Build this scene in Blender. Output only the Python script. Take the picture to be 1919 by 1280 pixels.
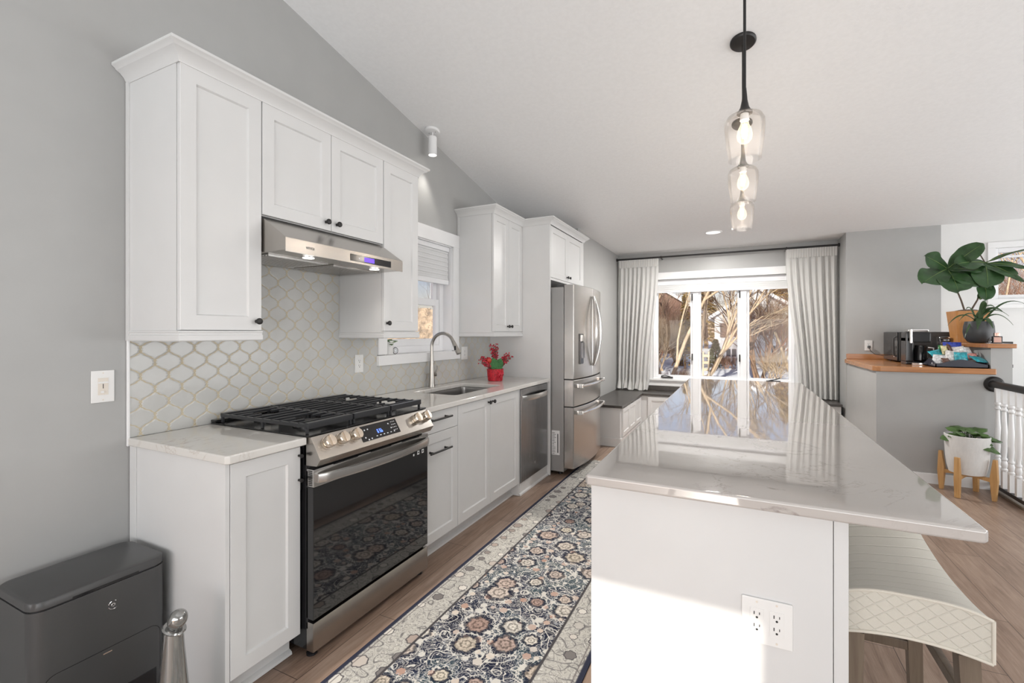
import bpy, bmesh, math, random
from mathutils import Vector, Matrix, noise
PI = math.pi
for o in list(bpy.data.objects): bpy.data.objects.remove(o, do_unlink=True)
S = bpy.context.scene
C = S.collection

# ------------------------------------------------------------------ camera
cd = bpy.data.cameras.new('camera'); cam = bpy.data.objects.new('camera', cd); C.objects.link(cam)
cd.sensor_width = 36.0; cd.sensor_fit = 'HORIZONTAL'
cd.lens = 854.7 / 1919 * 36.0
cd.shift_x = (959.5 - 972.41) / 1919
cd.shift_y = (623.76 - 640.0) / 1919
cd.clip_start = 0.05; cd.clip_end = 400
cam.location = (2.2502, 0.0, 1.3431)
cam.rotation_euler = (PI/2, 0, 0.4479)
S.camera = cam

# ------------------------------------------------------------------ light
S.view_settings.view_transform = 'Standard'
try: S.view_settings.look = 'None'
except Exception: pass
S.view_settings.exposure = 0.0
S.view_settings.gamma = 1.0
S.view_settings.use_curve_mapping = False

SUN_EL, SUN_AZ = math.radians(19.0), math.radians(1.0)     # the low winter sun stands behind the camera
W = bpy.data.worlds.new('winter_sky'); S.world = W; W.use_nodes = True
wn = W.node_tree.nodes; wl = W.node_tree.links
sky = wn.new('ShaderNodeTexSky'); sky.sky_type = 'NISHITA'; sky.sun_disc = False
sky.sun_elevation = SUN_EL; sky.sun_rotation = PI
sky.air_density = 1.0; sky.dust_density = 0.6; sky.ozone_density = 1.4
wn['Background'].inputs['Strength'].default_value = 0.12
tn = wn.new('ShaderNodeMix'); tn.data_type = 'RGBA'; tn.blend_type = 'MULTIPLY'; tn.inputs[0].default_value = 1.0; tn.inputs[7].default_value = (1.22, 0.96, 1.04, 1)
wl.new(sky.outputs[0], tn.inputs[6]); wl.new(tn.outputs[2], wn['Background'].inputs['Color'])

def lamp(name, kind, loc, direction, energy, color=(1, 1, 1), **kw):
    d = bpy.data.lights.new(name, kind); d.energy = energy; d.color = color
    for k, v in kw.items(): setattr(d, k, v)
    o = bpy.data.objects.new(name, d); C.objects.link(o); o.location = loc
    o.rotation_euler = Vector(direction).to_track_quat('-Z', 'Y').to_euler()
    return o
sun_dir = (math.sin(SUN_AZ)*math.cos(SUN_EL), math.cos(SUN_AZ)*math.cos(SUN_EL), -math.sin(SUN_EL))
lamp('winter_sun', 'SUN', (2, -6, 6), sun_dir, 8.0, (1.0, 0.93, 0.84), angle=math.radians(0.6))
# added unseen fill lamps by the end and right walls, tilted up
lamp('fill_end_wall', 'AREA', (2.6, -2.85, 1.5), (0, 1, 0.66), 208, (0.945, 0.975, 1.0), shape='RECTANGLE', size=5.6, size_y=2.6)
lamp('fill_stair_side', 'AREA', (6.85, 2.9, 1.4), (-1, 0, 0.40), 190, (0.97, 0.985, 1.0), shape='RECTANGLE', size=6.6, size_y=2.2)

# ------------------------------------------------------------------ materials
def newmat(name):
    m = bpy.data.materials.new(name); m.use_nodes = True
    return m, m.node_tree.nodes, m.node_tree.links, m.node_tree.nodes['Principled BSDF']
def N(nodes, kind, **kw):
    n = nodes.new(kind)
    for k, v in kw.items(): setattr(n, k, v)
    return n
def ramp(nodes, stops):
    n = nodes.new('ShaderNodeValToRGB'); e = n.color_ramp.elements
    while len(e) < len(stops): e.new(0.5)
    for i, (p, c) in enumerate(stops):
        e[i].position = p; e[i].color = (c[0], c[1], c[2], 1)
    return n
def math_(nodes, links, op, a, b=None, c=None):
    n = nodes.new('ShaderNodeMath'); n.operation = op
    for i, v in enumerate((a, b, c)):
        if v is None: continue
        if isinstance(v, (int, float)): n.inputs[i].default_value = v
        else: links.new(v, n.inputs[i])
    return n.outputs[0]
def mixc(nodes, links, f, a, b, mode='MIX'):
    n = nodes.new('ShaderNodeMix'); n.data_type = 'RGBA'; n.blend_type = mode
    for s, v in ((n.inputs[0], f), (n.inputs[6], a), (n.inputs[7], b)):
        if isinstance(v, (int, float)): s.default_value = v
        elif isinstance(v, tuple): s.default_value = (v[0], v[1], v[2], 1)
        else: links.new(v, s)
    return n.outputs[2]
def coords(nodes, links, scale=(1, 1, 1), rot=(0, 0, 0), kind='Object'):
    t = nodes.new('ShaderNodeTexCoord'); mp = nodes.new('ShaderNodeMapping')
    mp.inputs['Scale'].default_value = scale; mp.inputs['Rotation'].default_value = rot
    links.new(t.outputs[kind], mp.inputs['Vector']); return mp.outputs[0]
def noise_(nodes, links, vec, scale, detail=4, rough=0.55, dist=0.0):
    n = nodes.new('ShaderNodeTexNoise'); n.inputs['Scale'].default_value = scale
    n.inputs['Detail'].default_value = detail; n.inputs['Roughness'].default_value = rough
    n.inputs['Distortion'].default_value = dist
    if vec is not None: links.new(vec, n.inputs['Vector'])
    return n
def bump_(nodes, links, height, bsdf, strength=0.2, dist=0.002):
    b = nodes.new('ShaderNodeBump'); b.inputs['Strength'].default_value = strength; b.inputs['Distance'].default_value = dist
    links.new(height, b.inputs['Height']); links.new(b.outputs[0], bsdf.inputs['Normal'])
def plain(name, col, rough=0.5, metal=0.0, var=0.04, vscale=6.0, bump=0.0, bscale=200.0, bdist=0.001, coat=0.0, spec=None, stretch=(1, 1, 1), emis=None, sheen=0.0, ior=None, kind='Object'):
    m, n, l, b = newmat(name)
    v = coords(n, l, stretch, kind=kind)
    ns = noise_(n, l, v, vscale, 3)
    lo = tuple(c*(1-var) for c in col); hi = tuple(min(1, c*(1+var)) for c in col)
    r = ramp(n, [(0.35, lo), (0.65, hi)]); l.new(ns.outputs['Fac'], r.inputs[0]); l.new(r.outputs[0], b.inputs['Base Color'])
    b.inputs['Roughness'].default_value = rough; b.inputs['Metallic'].default_value = metal
    if coat: b.inputs['Coat Weight'].default_value = coat; b.inputs['Coat Roughness'].default_value = 0.03
    if spec is not None: b.inputs['Specular IOR Level'].default_value = spec
    if ior: b.inputs['IOR'].default_value = ior
    if sheen: b.inputs['Sheen Weight'].default_value = sheen
    if emis: b.inputs['Emission Color'].default_value = (*emis[0], 1); b.inputs['Emission Strength'].default_value = emis[1]
    if bump:
        nb = noise_(n, l, v, bscale, 3); bump_(n, l, nb.outputs['Fac'], b, bump, bdist)
    return m
M = {}
M['wall'] = plain('wall_grey_paint', (0.40, 0.40, 0.393), 0.42, var=0.015, bump=0.06, bscale=140, bdist=0.001)
M['wall_white'] = plain('wall_white_paint', (0.76, 0.76, 0.75), 0.5, var=0.01, bump=0.05, bscale=140)
M['ceiling'] = plain('ceiling_white_texture', (0.85, 0.85, 0.85), 0.9, var=0.015, vscale=40, bump=0.35, bscale=70, bdist=0.004)
M['white'] = plain('cabinet_white_lacquer', (0.675, 0.675, 0.67), 0.33, var=0.01, bump=0.02, bscale=60)
M['trim'] = plain('trim_white_gloss', (0.82, 0.82, 0.82), 0.3, var=0.01)
M['pvc'] = plain('window_white_vinyl', (0.84, 0.84, 0.85), 0.3, var=0.01)
M['plastic_white'] = plain('switch_white_plastic', (0.80, 0.795, 0.78), 0.28, var=0.01)
M['plastic_almond'] = plain('switch_almond_plastic', (0.74, 0.68, 0.60), 0.3, var=0.01)
M['slot'] = plain('socket_slot_black', (0.015, 0.015, 0.015), 0.5)
M['black'] = plain('black_matte_metal', (0.022, 0.021, 0.021), 0.38, metal=0.3)
M['iron'] = plain('cast_iron_grate', (0.026, 0.027, 0.030), 0.30, bump=0.2, bscale=300, bdist=0.0006)
M['black_enamel'] = plain('black_enamel', (0.012, 0.012, 0.013), 0.16)
M['black_plastic'] = plain('black_gloss_plastic', (0.018, 0.018, 0.02), 0.2)
M['toe'] = plain('dark_gap', (0.03, 0.03, 0.03), 0.8)
M['chrome'] = plain('polished_chrome', (0.80, 0.79, 0.78), 0.08, metal=1.0, var=0.01)
M['knob_steel'] = plain('range_knob_steel', (0.70, 0.62, 0.53), 0.22, metal=1.0, var=0.02)
M['copper'] = plain('rose_gold_cap', (0.85, 0.55, 0.45), 0.2, metal=1.0)
def steel(name, col, rough, stretch, aniso=0.5):
    m, n, l, b = newmat(name)
    v = coords(n, l, stretch)
    ns = noise_(n, l, v, 60, 4, 0.7)
    r = ramp(n, [(0.3, tuple(c*0.94 for c in col)), (0.7, col)]); l.new(ns.outputs['Fac'], r.inputs[0]); l.new(r.outputs[0], b.inputs['Base Color'])
    b.inputs['Metallic'].default_value = 1.0
    rr = N(n, 'ShaderNodeMapRange'); rr.inputs[3].default_value = rough*0.8; rr.inputs[4].default_value = rough*1.25
    l.new(ns.outputs['Fac'], rr.inputs[0]); l.new(rr.outputs[0], b.inputs['Roughness'])
    bump_(n, l, ns.outputs['Fac'], b, 0.04, 0.0005)
    return m
M['steel'] = steel('brushed_stainless_steel', (0.60, 0.585, 0.565), 0.24, (1, 0.04, 4))
M['steel_warm'] = steel('brushed_stainless_hood', (0.47, 0.445, 0.415), 0.24, (1, 0.04, 4))
M['steel_dark'] = steel('dark_stainless_steel', (0.30, 0.30, 0.305), 0.25, (1, 4, 0.04))
M['steel_grey'] = plain('grey_painted_steel', (0.36, 0.36, 0.355), 0.4, metal=0.6, var=0.02, bump=0.1, bscale=400)
M['nickel'] = plain('brushed_nickel', (0.40, 0.38, 0.35), 0.3, metal=1.0, var=0.03)
M['sink'] = steel('sink_stainless_steel', (0.42, 0.41, 0.40), 0.35, (4, 0.1, 1))

def quartz(name, base, vein, rough, coat=0.0):
    m, n, l, b = newmat(name)
    v = coords(n, l)
    ns = noise_(n, l, v, 3.2, 9, 0.64, 1.4)
    d = math_(n, l, 'ABSOLUTE', math_(n, l, 'SUBTRACT', ns.outputs['Fac'], 0.5))
    thin = ramp(n, [(0.0, (1, 1, 1)), (0.017, (0, 0, 0))]); l.new(d, thin.inputs[0])
    patch = noise_(n, l, v, 1.7, 3); pr = ramp(n, [(0.48, (0, 0, 0)), (0.60, (1, 1, 1))]); l.new(patch.outputs['Fac'], pr.inputs[0])
    fine = noise_(n, l, v, 34, 4, 0.7); fr = ramp(n, [(0.38, (0.15, 0.15, 0.15)), (0.62, (1, 1, 1))]); l.new(fine.outputs['Fac'], fr.inputs[0])
    f = math_(n, l, 'MULTIPLY', math_(n, l, 'MULTIPLY', thin.outputs[0], pr.outputs[0]), fr.outputs[0])
    f = math_(n, l, 'MULTIPLY', f, 0.8)
    cloud = noise_(n, l, v, 5, 5); cr = ramp(n, [(0.35, tuple(c*0.965 for c in base)), (0.65, base)]); l.new(cloud.outputs['Fac'], cr.inputs[0])
    l.new(mixc(n, l, f, cr.outputs[0], vein), b.inputs['Base Color'])
    b.inputs['Roughness'].default_value = rough; b.inputs['IOR'].default_value = 1.62; b.inputs['Coat Weight'].default_value = coat; b.inputs['Coat Roughness'].default_value = 0.02
    return m
M['quartz'] = quartz('white_quartz_counter', (0.70, 0.68, 0.645), (0.42, 0.35, 0.29), 0.06)
M['quartz_island'] = quartz('warm_quartz_island', (0.52, 0.487, 0.46), (0.22, 0.18, 0.17), 0.035, 0.7)

def arabesque():
    m, n, l, b = newmat('arabesque_backsplash_tile')
    tc = N(n, 'ShaderNodeTexCoord'); sx = N(n, 'ShaderNodeSeparateXYZ'); l.new(tc.outputs['Object'], sx.inputs[0])
    y, z = sx.outputs[1], sx.outputs[2]
    Wd, H = 0.0525, 0.1135
    ph = math_(n, l, 'MULTIPLY', math_(n, l, 'SUBTRACT', z, 1.274), 2*PI/H)
    s1 = math_(n, l, 'COSINE', ph)
    s3 = math_(n, l, 'MULTIPLY', math_(n, l, 'COSINE', math_(n, l, 'MULTIPLY', ph, 3.0)), -0.10)
    s7 = math_(n, l, 'MULTIPLY', math_(n, l, 'COSINE', math_(n, l, 'MULTIPLY', ph, 9.0)), 0.065)
    sh = math_(n, l, 'MULTIPLY', math_(n, l, 'ADD', math_(n, l, 'ADD', s1, s3), s7), Wd*0.5/0.955)
    yy = math_(n, l, 'SUBTRACT', y, 1.029 - Wd*0.5)
    def dist(off, sg):
        a = math_(n, l, 'SUBTRACT', math_(n, l, 'SUBTRACT', yy, off), sh) if sg > 0 else math_(n, l, 'ADD', math_(n, l, 'SUBTRACT', yy, off), sh)
        a = math_(n, l, 'FLOORED_MODULO', math_(n, l, 'ADD', a, Wd), 2*Wd)
        return math_(n, l, 'ABSOLUTE', math_(n, l, 'SUBTRACT', a, Wd))
    d = math_(n, l, 'MINIMUM', dist(0.0, 1), dist(Wd, -1))
    # the sloping flanks measure wider sideways than across
    sl = math_(n, l, 'ABSOLUTE', math_(n, l, 'SINE', ph))
    k = math_(n, l, 'SUBTRACT', 1.0, math_(n, l, 'MULTIPLY', sl, 0.42))
    d = math_(n, l, 'MULTIPLY', d, k)
    g = ramp(n, [(0.0022, (1, 1, 1)), (0.0037, (0, 0, 0))]); l.new(d, g.inputs[0])
    tone = noise_(n, l, tc.outputs['Object'], 7, 2); tr = ramp(n, [(0.3, (0.52, 0.52, 0.50)), (0.7, (0.56, 0.56, 0.545))]); l.new(tone.outputs['Fac'], tr.inputs[0])
    l.new(mixc(n, l, g.outputs[0], tr.outputs[0], (0.53, 0.44, 0.27)), b.inputs['Base Color'])
    rr = N(n, 'ShaderNodeMapRange'); rr.inputs[3].default_value = 0.16; rr.inputs[4].default_value = 0.75
    l.new(g.outputs[0], rr.inputs[0]); l.new(rr.outputs[0], b.inputs['Roughness'])
    hr = ramp(n, [(0.002, (0, 0, 0)), (0.0055, (1, 1, 1))]); l.new(d, hr.inputs[0])
    wob = noise_(n, l, tc.outputs['Object'], 22, 2)
    hh = math_(n, l, 'ADD', hr.outputs[0], math_(n, l, 'MULTIPLY', wob.outputs['Fac'], 0.5))
    bump_(n, l, hh, b, 0.6, 0.002)
    return m
M['tile'] = arabesque()

def planks():
    m, n, l, b = newmat('brown_plank_floor')
    v = coords(n, l, (1, 1, 1), (0, 0, PI/2))
    br = N(n, 'ShaderNodeTexBrick'); l.new(v, br.inputs['Vector'])
    br.offset = 0.37; br.inputs['Scale'].default_value = 1.0
    br.inputs['Brick Width'].default_value = 1.22; br.inputs['Row Height'].default_value = 0.178
    br.inputs['Mortar Size'].default_value = 0.0014; br.inputs['Mortar Smooth'].default_value = 0.1
    br.inputs['Color1'].default_value = (0.2, 0.2, 0.2, 1); br.inputs['Color2'].default_value = (0.8, 0.8, 0.8, 1)
    br.inputs['Mortar'].default_value = (0.5, 0.5, 0.5, 1)
    g = noise_(n, l, coords(n, l, (14, 1.1, 1)), 3.0, 8, 0.65, 0.6)
    g2 = noise_(n, l, coords(n, l, (60, 2.0, 1)), 4.0, 4, 0.6)
    f = math_(n, l, 'ADD', math_(n, l, 'MULTIPLY', g.outputs['Fac'], 0.75), math_(n, l, 'MULTIPLY', g2.outputs['Fac'], 0.3))
    f = math_(n, l, 'ADD', f, math_(n, l, 'MULTIPLY', math_(n, l, 'SUBTRACT', br.outputs['Color'], 0.5), 0.22))
    r = ramp(n, [(0.32, (0.165, 0.108, 0.078)), (0.5, (0.28, 0.192, 0.142)), (0.68, (0.38, 0.275, 0.21))]); l.new(f, r.inputs[0])
    l.new(mixc(n, l, br.outputs['Fac'], r.outputs[0], (0.05, 0.032, 0.024)), b.inputs['Base Color'])
    b.inputs['Roughness'].default_value = 0.36
    bump_(n, l, math_(n, l, 'SUBTRACT', g2.outputs['Fac'], br.outputs['Fac']), b, 0.12, 0.001)
    return m
M['floor'] = planks()

def wood(name, c0, c1, rough=0.35, stretch=(3, 3, 40), sc=3.0, coat=0.0):
    m, n, l, b = newmat(name)
    g = noise_(n, l, coords(n, l, stretch), sc, 6, 0.6, 0.8)
    r = ramp(n, [(0.3, c0), (0.7, c1)]); l.new(g.outputs['Fac'], r.inputs[0]); l.new(r.outputs[0], b.inputs['Base Color'])
    b.inputs['Roughness'].default_value = rough
    if coat: b.inputs['Coat Weight'].default_value = coat; b.inputs['Coat Roughness'].default_value = 0.08
    bump_(n, l, g.outputs['Fac'], b, 0.05, 0.001)
    return m
M['oak_top'] = wood('honey_oak_counter', (0.36, 0.15, 0.055), (0.50, 0.235, 0.095), 0.22, (1.5, 25, 25), 2.0, 0.3)
M['oak_box'] = wood('orange_wood_planter', (0.48, 0.21, 0.065), (0.60, 0.29, 0.10), 0.4, (25, 25, 2), 2.0)
M['oak_stand'] = wood('light_oak_stand', (0.50, 0.27, 0.095), (0.64, 0.38, 0.16), 0.45, (30, 30, 2), 2.0)
M['stool_wood'] = wood('taupe_stool_wood', (0.135, 0.10, 0.072), (0.19, 0.148, 0.108), 0.4, (30, 30, 2), 2.0)
M['bench_top'] = wood('dark_bench_top', (0.045, 0.040, 0.037), (0.068, 0.061, 0.056), 0.3, (18, 1.5, 10), 2.0)
M['bark'] = wood('pale_bark', (0.25, 0.185, 0.12), (0.55, 0.43, 0.30), 0.9, (6, 6, 1.2), 4.0)
M['bark_dark'] = wood('brown_bark', (0.08, 0.05, 0.035), (0.25, 0.155, 0.10), 0.9, (6, 6, 1.2), 4.0)
M['twig_red'] = wood('reddish_twigs', (0.16, 0.075, 0.045), (0.36, 0.20, 0.13), 0.9, (6, 6, 1.2), 4.0)

def rug():
    m, n, l, b = newmat('oriental_runner_rug')
    tc = N(n, 'ShaderNodeTexCoord'); sx = N(n, 'ShaderNodeSeparateXYZ'); l.new(tc.outputs['Object'], sx.inputs[0])
    O, x = tc.outputs['Object'], sx.outputs[0]            # local x is 0 on the rug's middle line
    def M_(op, a, c=None): return math_(n, l, op, a, c)
    def mask(v, stops): r = ramp(n, [(p, (c, c, c)) for p, c in stops]); l.new(v, r.inputs[0]); return r.outputs[0]
    def contour(scale, k, w, det=1.0, dist=0.6):          # curling vine lines: level lines of a noise field
        q = noise_(n, l, O, scale, det, 0.5, dist); f = M_('ABSOLUTE', M_('SUBTRACT', M_('FRACT', M_('MULTIPLY', q.outputs['Fac'], k)), 0.5))
        return mask(f, [(w*0.55, 1), (w, 0)])
    def flower(scale, r0, petals, rnd, jag=0.3):          # petalled heads: returns signed radius, per-head colour and inner veins
        q = N(n, 'ShaderNodeTexVoronoi'); q.voronoi_dimensions = '2D'; q.inputs['Scale'].default_value = scale; q.inputs['Randomness'].default_value = rnd
        l.new(O, q.inputs['Vector'])
        d = N(n, 'ShaderNodeVectorMath', operation='SUBTRACT'); l.new(O, d.inputs[0]); l.new(q.outputs['Position'], d.inputs[1])
        ds = N(n, 'ShaderNodeSeparateXYZ'); l.new(d.outputs[0], ds.inputs[0])
        th = M_('ARCTAN2', ds.outputs[1], ds.outputs[0]); rr = M_('SQRT', M_('ADD', M_('MULTIPLY', ds.outputs[0], ds.outputs[0]), M_('MULTIPLY', ds.outputs[1], ds.outputs[1])))
        pet = M_('MULTIPLY', M_('COSINE', M_('MULTIPLY', th, petals)), 0.07); ng = noise_(n, l, O, 70, 2)
        rad = M_('ADD', 1.0, M_('ADD', pet, M_('MULTIPLY', M_('SUBTRACT', ng.outputs['Fac'], 0.5), jag)))
        sc = N(n, 'ShaderNodeSeparateColor'); l.new(q.outputs['Color'], sc.inputs[0])
        size = M_('MULTIPLY', r0, M_('ADD', 0.6, M_('MULTIPLY', sc.outputs[2], 0.6)))
        return M_('DIVIDE', M_('DIVIDE', rr, size), rad), sc, th, rr
    cream = (0.64, 0.62, 0.575)
    tint = noise_(n, l, O, 3.0, 3)
    tr = ramp(n, [(0.30, (0.012, 0.013, 0.030)), (0.47, (0.022, 0.028, 0.055)), (0.58, (0.045, 0.075, 0.09)), (0.68, (0.02, 0.02, 0.045))]); l.new(tint.outputs['Fac'], tr.inputs[0])
    wear = noise_(n, l, O, 110, 4, 0.7); wr = mask(wear.outputs['Fac'], [(0.53, 0), (0.68, 1)])
    fade = noise_(n, l, O, 6, 3); fd = mask(fade.outputs['Fac'], [(0.38, 0.15), (0.62, 0.75)])
    col = mixc(n, l, M_('MULTIPLY', wr, fd), tr.outputs[0], (0.40, 0.41, 0.44))
    col = mixc(n, l, M_('MULTIPLY', contour(30, 5, 0.13, 1.0, 1.2), 0.45), col, cream)
    col = mixc(n, l, M_('MULTIPLY', contour(15, 7, 0.105, 1.0, 0.9), 0.95), col, cream)
    col = mixc(n, l, M_('MULTIPLY', contour(9, 4, 0.05, 0.5, 0.3), 0.9), col, cream)
    # small scattered blossoms, then the large heads with an outline ring and a lattice line around them
    f, sc, th, rr = flower(17, 0.018, 6, 0.8)
    on = mask(sc.outputs[1], [(0.45, 0), (0.47, 1)]); c1 = ramp(n, [(0.2, (0.62, 0.55, 0.48)), (0.5, (0.42, 0.26, 0.20)), (0.8, (0.60, 0.58, 0.54))]); l.new(sc.outputs[0], c1.inputs[0])
    col = mixc(n, l, M_('MULTIPLY', mask(M_('DIVIDE', f, 2.0), [(0.45, 1), (0.5, 0)]), on), col, c1.outputs[0])
    f, sc, th, rr = flower(5.6, 0.048, 7, 0.75, 0.75)
    mul = M_('DIVIDE', f, 2.0)
    col = mixc(n, l, M_('MULTIPLY', mask(mul, [(0.625, 1), (0.675, 0)]), 0.8), col, (0.014, 0.016, 0.034))
    ring = mask(M_('ABSOLUTE', M_('SUBTRACT', f, 1.55)), [(0.05, 1), (0.10, 0)]); col = mixc(n, l, M_('MULTIPLY', ring, 0.9), col, cream)
    ring = mask(M_('ABSOLUTE', M_('SUBTRACT', f, 1.95)), [(0.03, 1), (0.07, 0)]); col = mixc(n, l, M_('MULTIPLY', ring, 0.6), col, (0.45, 0.47, 0.5))
    c2 = ramp(n, [(0.1, (0.70, 0.65, 0.58)), (0.35, (0.56, 0.42, 0.36)), (0.5, (0.70, 0.66, 0.60)), (0.7, (0.42, 0.29, 0.25)), (0.9, (0.66, 0.60, 0.50))]); l.new(sc.outputs[0], c2.inputs[0])
    vv = M_('ADD', M_('MULTIPLY', M_('COSINE', M_('MULTIPLY', th, 9.0)), 0.25), M_('COSINE', M_('MULTIPLY', f, 13.0)))
    ve = mask(vv, [(0.0, 1.0), (0.75, 0.45)]); vn = noise_(n, l, O, 90, 3); vm = mask(vn.outputs['Fac'], [(0.4, 0.62), (0.6, 1.0)])
    fc = mixc(n, l, 1.0, mixc(n, l, 1.0, c2.outputs[0], ve, 'MULTIPLY'), vm, 'MULTIPLY')
    col = mixc(n, l, mask(mul, [(0.47, 1), (0.5, 0)]), col, fc)
    # pale border bands along both long sides
    ax = M_('ABSOLUTE', x)
    bt = mixc(n, l, wr, (0.50, 0.485, 0.445), (0.68, 0.67, 0.64))
    bt = mixc(n, l, M_('MULTIPLY', contour(26, 6, 0.20, 1.0, 1.0), 0.6), bt, (0.20, 0.19, 0.19))
    bt = mixc(n, l, M_('MULTIPLY', contour(11, 4, 0.06, 0.5, 0.4), 0.75), bt, (0.13, 0.125, 0.13))
    f, sc, th, rr = flower(9.5, 0.026, 7, 0.5)
    on = mask(sc.outputs[1], [(0.35, 0), (0.37, 1)]); c3 = ramp(n, [(0.35, (0.66, 0.63, 0.58)), (0.55, (0.40, 0.33, 0.29)), (0.75, (0.20, 0.185, 0.18))]); l.new(sc.outputs[0], c3.inputs[0])
    bt = mixc(n, l, M_('MULTIPLY', mask(M_('DIVIDE', f, 2.0), [(0.56, 1), (0.60, 0)]), on), bt, (0.10, 0.095, 0.10)); bt = mixc(n, l, M_('MULTIPLY', mask(M_('DIVIDE', f, 2.0), [(0.46, 1), (0.5, 0)]), on), bt, c3.outputs[0])
    col = mixc(n, l, mask(ax, [(0.268, 0), (0.272, 1)]), col, bt)
    col = mixc(n, l, mask(M_('ABSOLUTE', M_('SUBTRACT', ax, 0.272)), [(0.004, 1), (0.007, 0)]), col, (0.07, 0.065, 0.07))
    col = mixc(n, l, mask(M_('ABSOLUTE', M_('SUBTRACT', ax, 0.415)), [(0.002, 1), (0.004, 0)]), col, (0.16, 0.14, 0.14))
    col = mixc(n, l, mask(ax, [(0.427, 0), (0.430, 1)]), col, (0.035, 0.038, 0.062))
    l.new(col, b.inputs['Base Color']); b.inputs['Roughness'].default_value = 0.95
    b.inputs['Specular IOR Level'].default_value = 0.1
    pile = noise_(n, l, O, 420, 2); bump_(n, l, pile.outputs['Fac'], b, 0.4, 0.002)
    return m
M['rug'] = rug()

def glass(name, tint=(1, 1, 1), refl=1.0, ior=1.45, body=0.0):
    m, n, l, b = newmat(name); n.remove(b)
    out = n['Material Output']; t = N(n, 'ShaderNodeBsdfTransparent'); t.inputs[0].default_value = (*tint, 1)
    g = N(n, 'ShaderNodeBsdfGlossy'); g.inputs['Roughness'].default_value = 0.01
    fr = N(n, 'ShaderNodeFresnel'); fr.inputs[0].default_value = ior
    mx = N(n, 'ShaderNodeMixShader')
    f = math_(n, l, 'ADD', math_(n, l, 'MULTIPLY', fr.outputs[0], refl), body)
    l.new(f, mx.inputs[0]); l.new(t.outputs[0], mx.inputs[1]); l.new(g.outputs[0], mx.inputs[2]); l.new(mx.outputs[0], out.inputs[0])
    return m
M['pane'] = glass('window_pane_glass', (0.97, 0.985, 0.98), 0.35)
M['sun_dim'] = glass('sun_dimming_glass', (0.86, 0.86, 0.86), 0.3)  # grey tint added to dim the sun entering the room
M['shade_glass'] = glass('clear_pendant_glass', (0.99, 0.985, 0.98), 0.45, 1.2)
M['clear'] = glass('clear_jar_glass', (0.93, 0.94, 0.95), 1.0, 1.45, 0.04)
def glowing_glass():
    m, n, l, b = newmat('lit_bulb_glass'); n.remove(b); out = n['Material Output']
    t = N(n, 'ShaderNodeBsdfTransparent'); t.inputs[0].default_value = (1, .95, .88, 1); e = N(n, 'ShaderNodeEmission'); e.inputs[0].default_value = (1, .84, .62, 1); e.inputs[1].default_value = 2.2
    lw = N(n, 'ShaderNodeLayerWeight'); lw.inputs[0].default_value = .35; f = math_(n, l, 'ADD', .22, math_(n, l, 'MULTIPLY', lw.outputs['Facing'], .25))
    mx = N(n, 'ShaderNodeMixShader'); l.new(f, mx.inputs[0]); l.new(t.outputs[0], mx.inputs[1]); l.new(e.outputs[0], mx.inputs[2]); l.new(mx.outputs[0], out.inputs[0]); return m
M['bulb_glass'] = glowing_glass()
def hazy(m):                                               # a little scatter in the blown glass
    n, l = m.node_tree.nodes, m.node_tree.links; out = n['Material Output']; src = out.inputs[0].links[0].from_socket
    d = N(n, 'ShaderNodeBsdfTranslucent'); d.inputs[0].default_value = (.95, .92, .9, 1); mx = N(n, 'ShaderNodeMixShader'); mx.inputs[0].default_value = .012
    l.new(src, mx.inputs[1]); l.new(d.outputs[0], mx.inputs[2]); l.new(mx.outputs[0], out.inputs[0])
hazy(M['shade_glass'])
def emit(name, col, s):
    m, n, l, b = newmat(name); b.inputs['Base Color'].default_value = (*col, 1)
    b.inputs['Emission Color'].default_value = (*col, 1); b.inputs['Emission Strength'].default_value = s
    return m
M['filament'] = emit('glowing_filament', (1.0, 0.78, 0.50), 40.0)
M['bulb_glow'] = emit('frosted_lit_bulb', (1.0, 0.90, 0.76), 1.6)
M['led'] = emit('white_led', (1.0, 0.96, 0.9), 5.0)
M['spot_led'] = emit('spot_led', (1.0, 0.95, 0.88), 4.0)
M['can_led'] = emit('recessed_led', (1.0, 0.98, 0.95), 1.0)
M['blue_led'] = emit('blue_clock_digits', (0.12, 0.25, 1.0), 2.2)
M['violet_led'] = emit('violet_display', (0.13, 0.06, 1.0), 1.3)
M['oven_glass'] = plain('black_oven_glass', (0.012, 0.012, 0.013), 0.04, var=0.02, ior=1.65)
M['panel_black'] = plain('black_touch_panel', (0.012, 0.012, 0.013), 0.12)
M['icon'] = plain('pale_printed_marks', (0.75, 0.76, 0.78), 0.5)
M['label_white'] = plain('white_paper_label', (0.82, 0.82, 0.82), 0.5)
M['graphite'] = plain('graphite_plastic', (0.060, 0.060, 0.060), 0.33, var=0.02, bump=0.05, bscale=500, bdist=0.0003)
M['graphite_dark'] = plain('graphite_gap', (0.02, 0.02, 0.021), 0.12)
M['smoke'] = plain('smoky_grey_glass', (0.30, 0.30, 0.29), 0.10, metal=0.75, var=0.02, coat=1.0)
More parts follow.
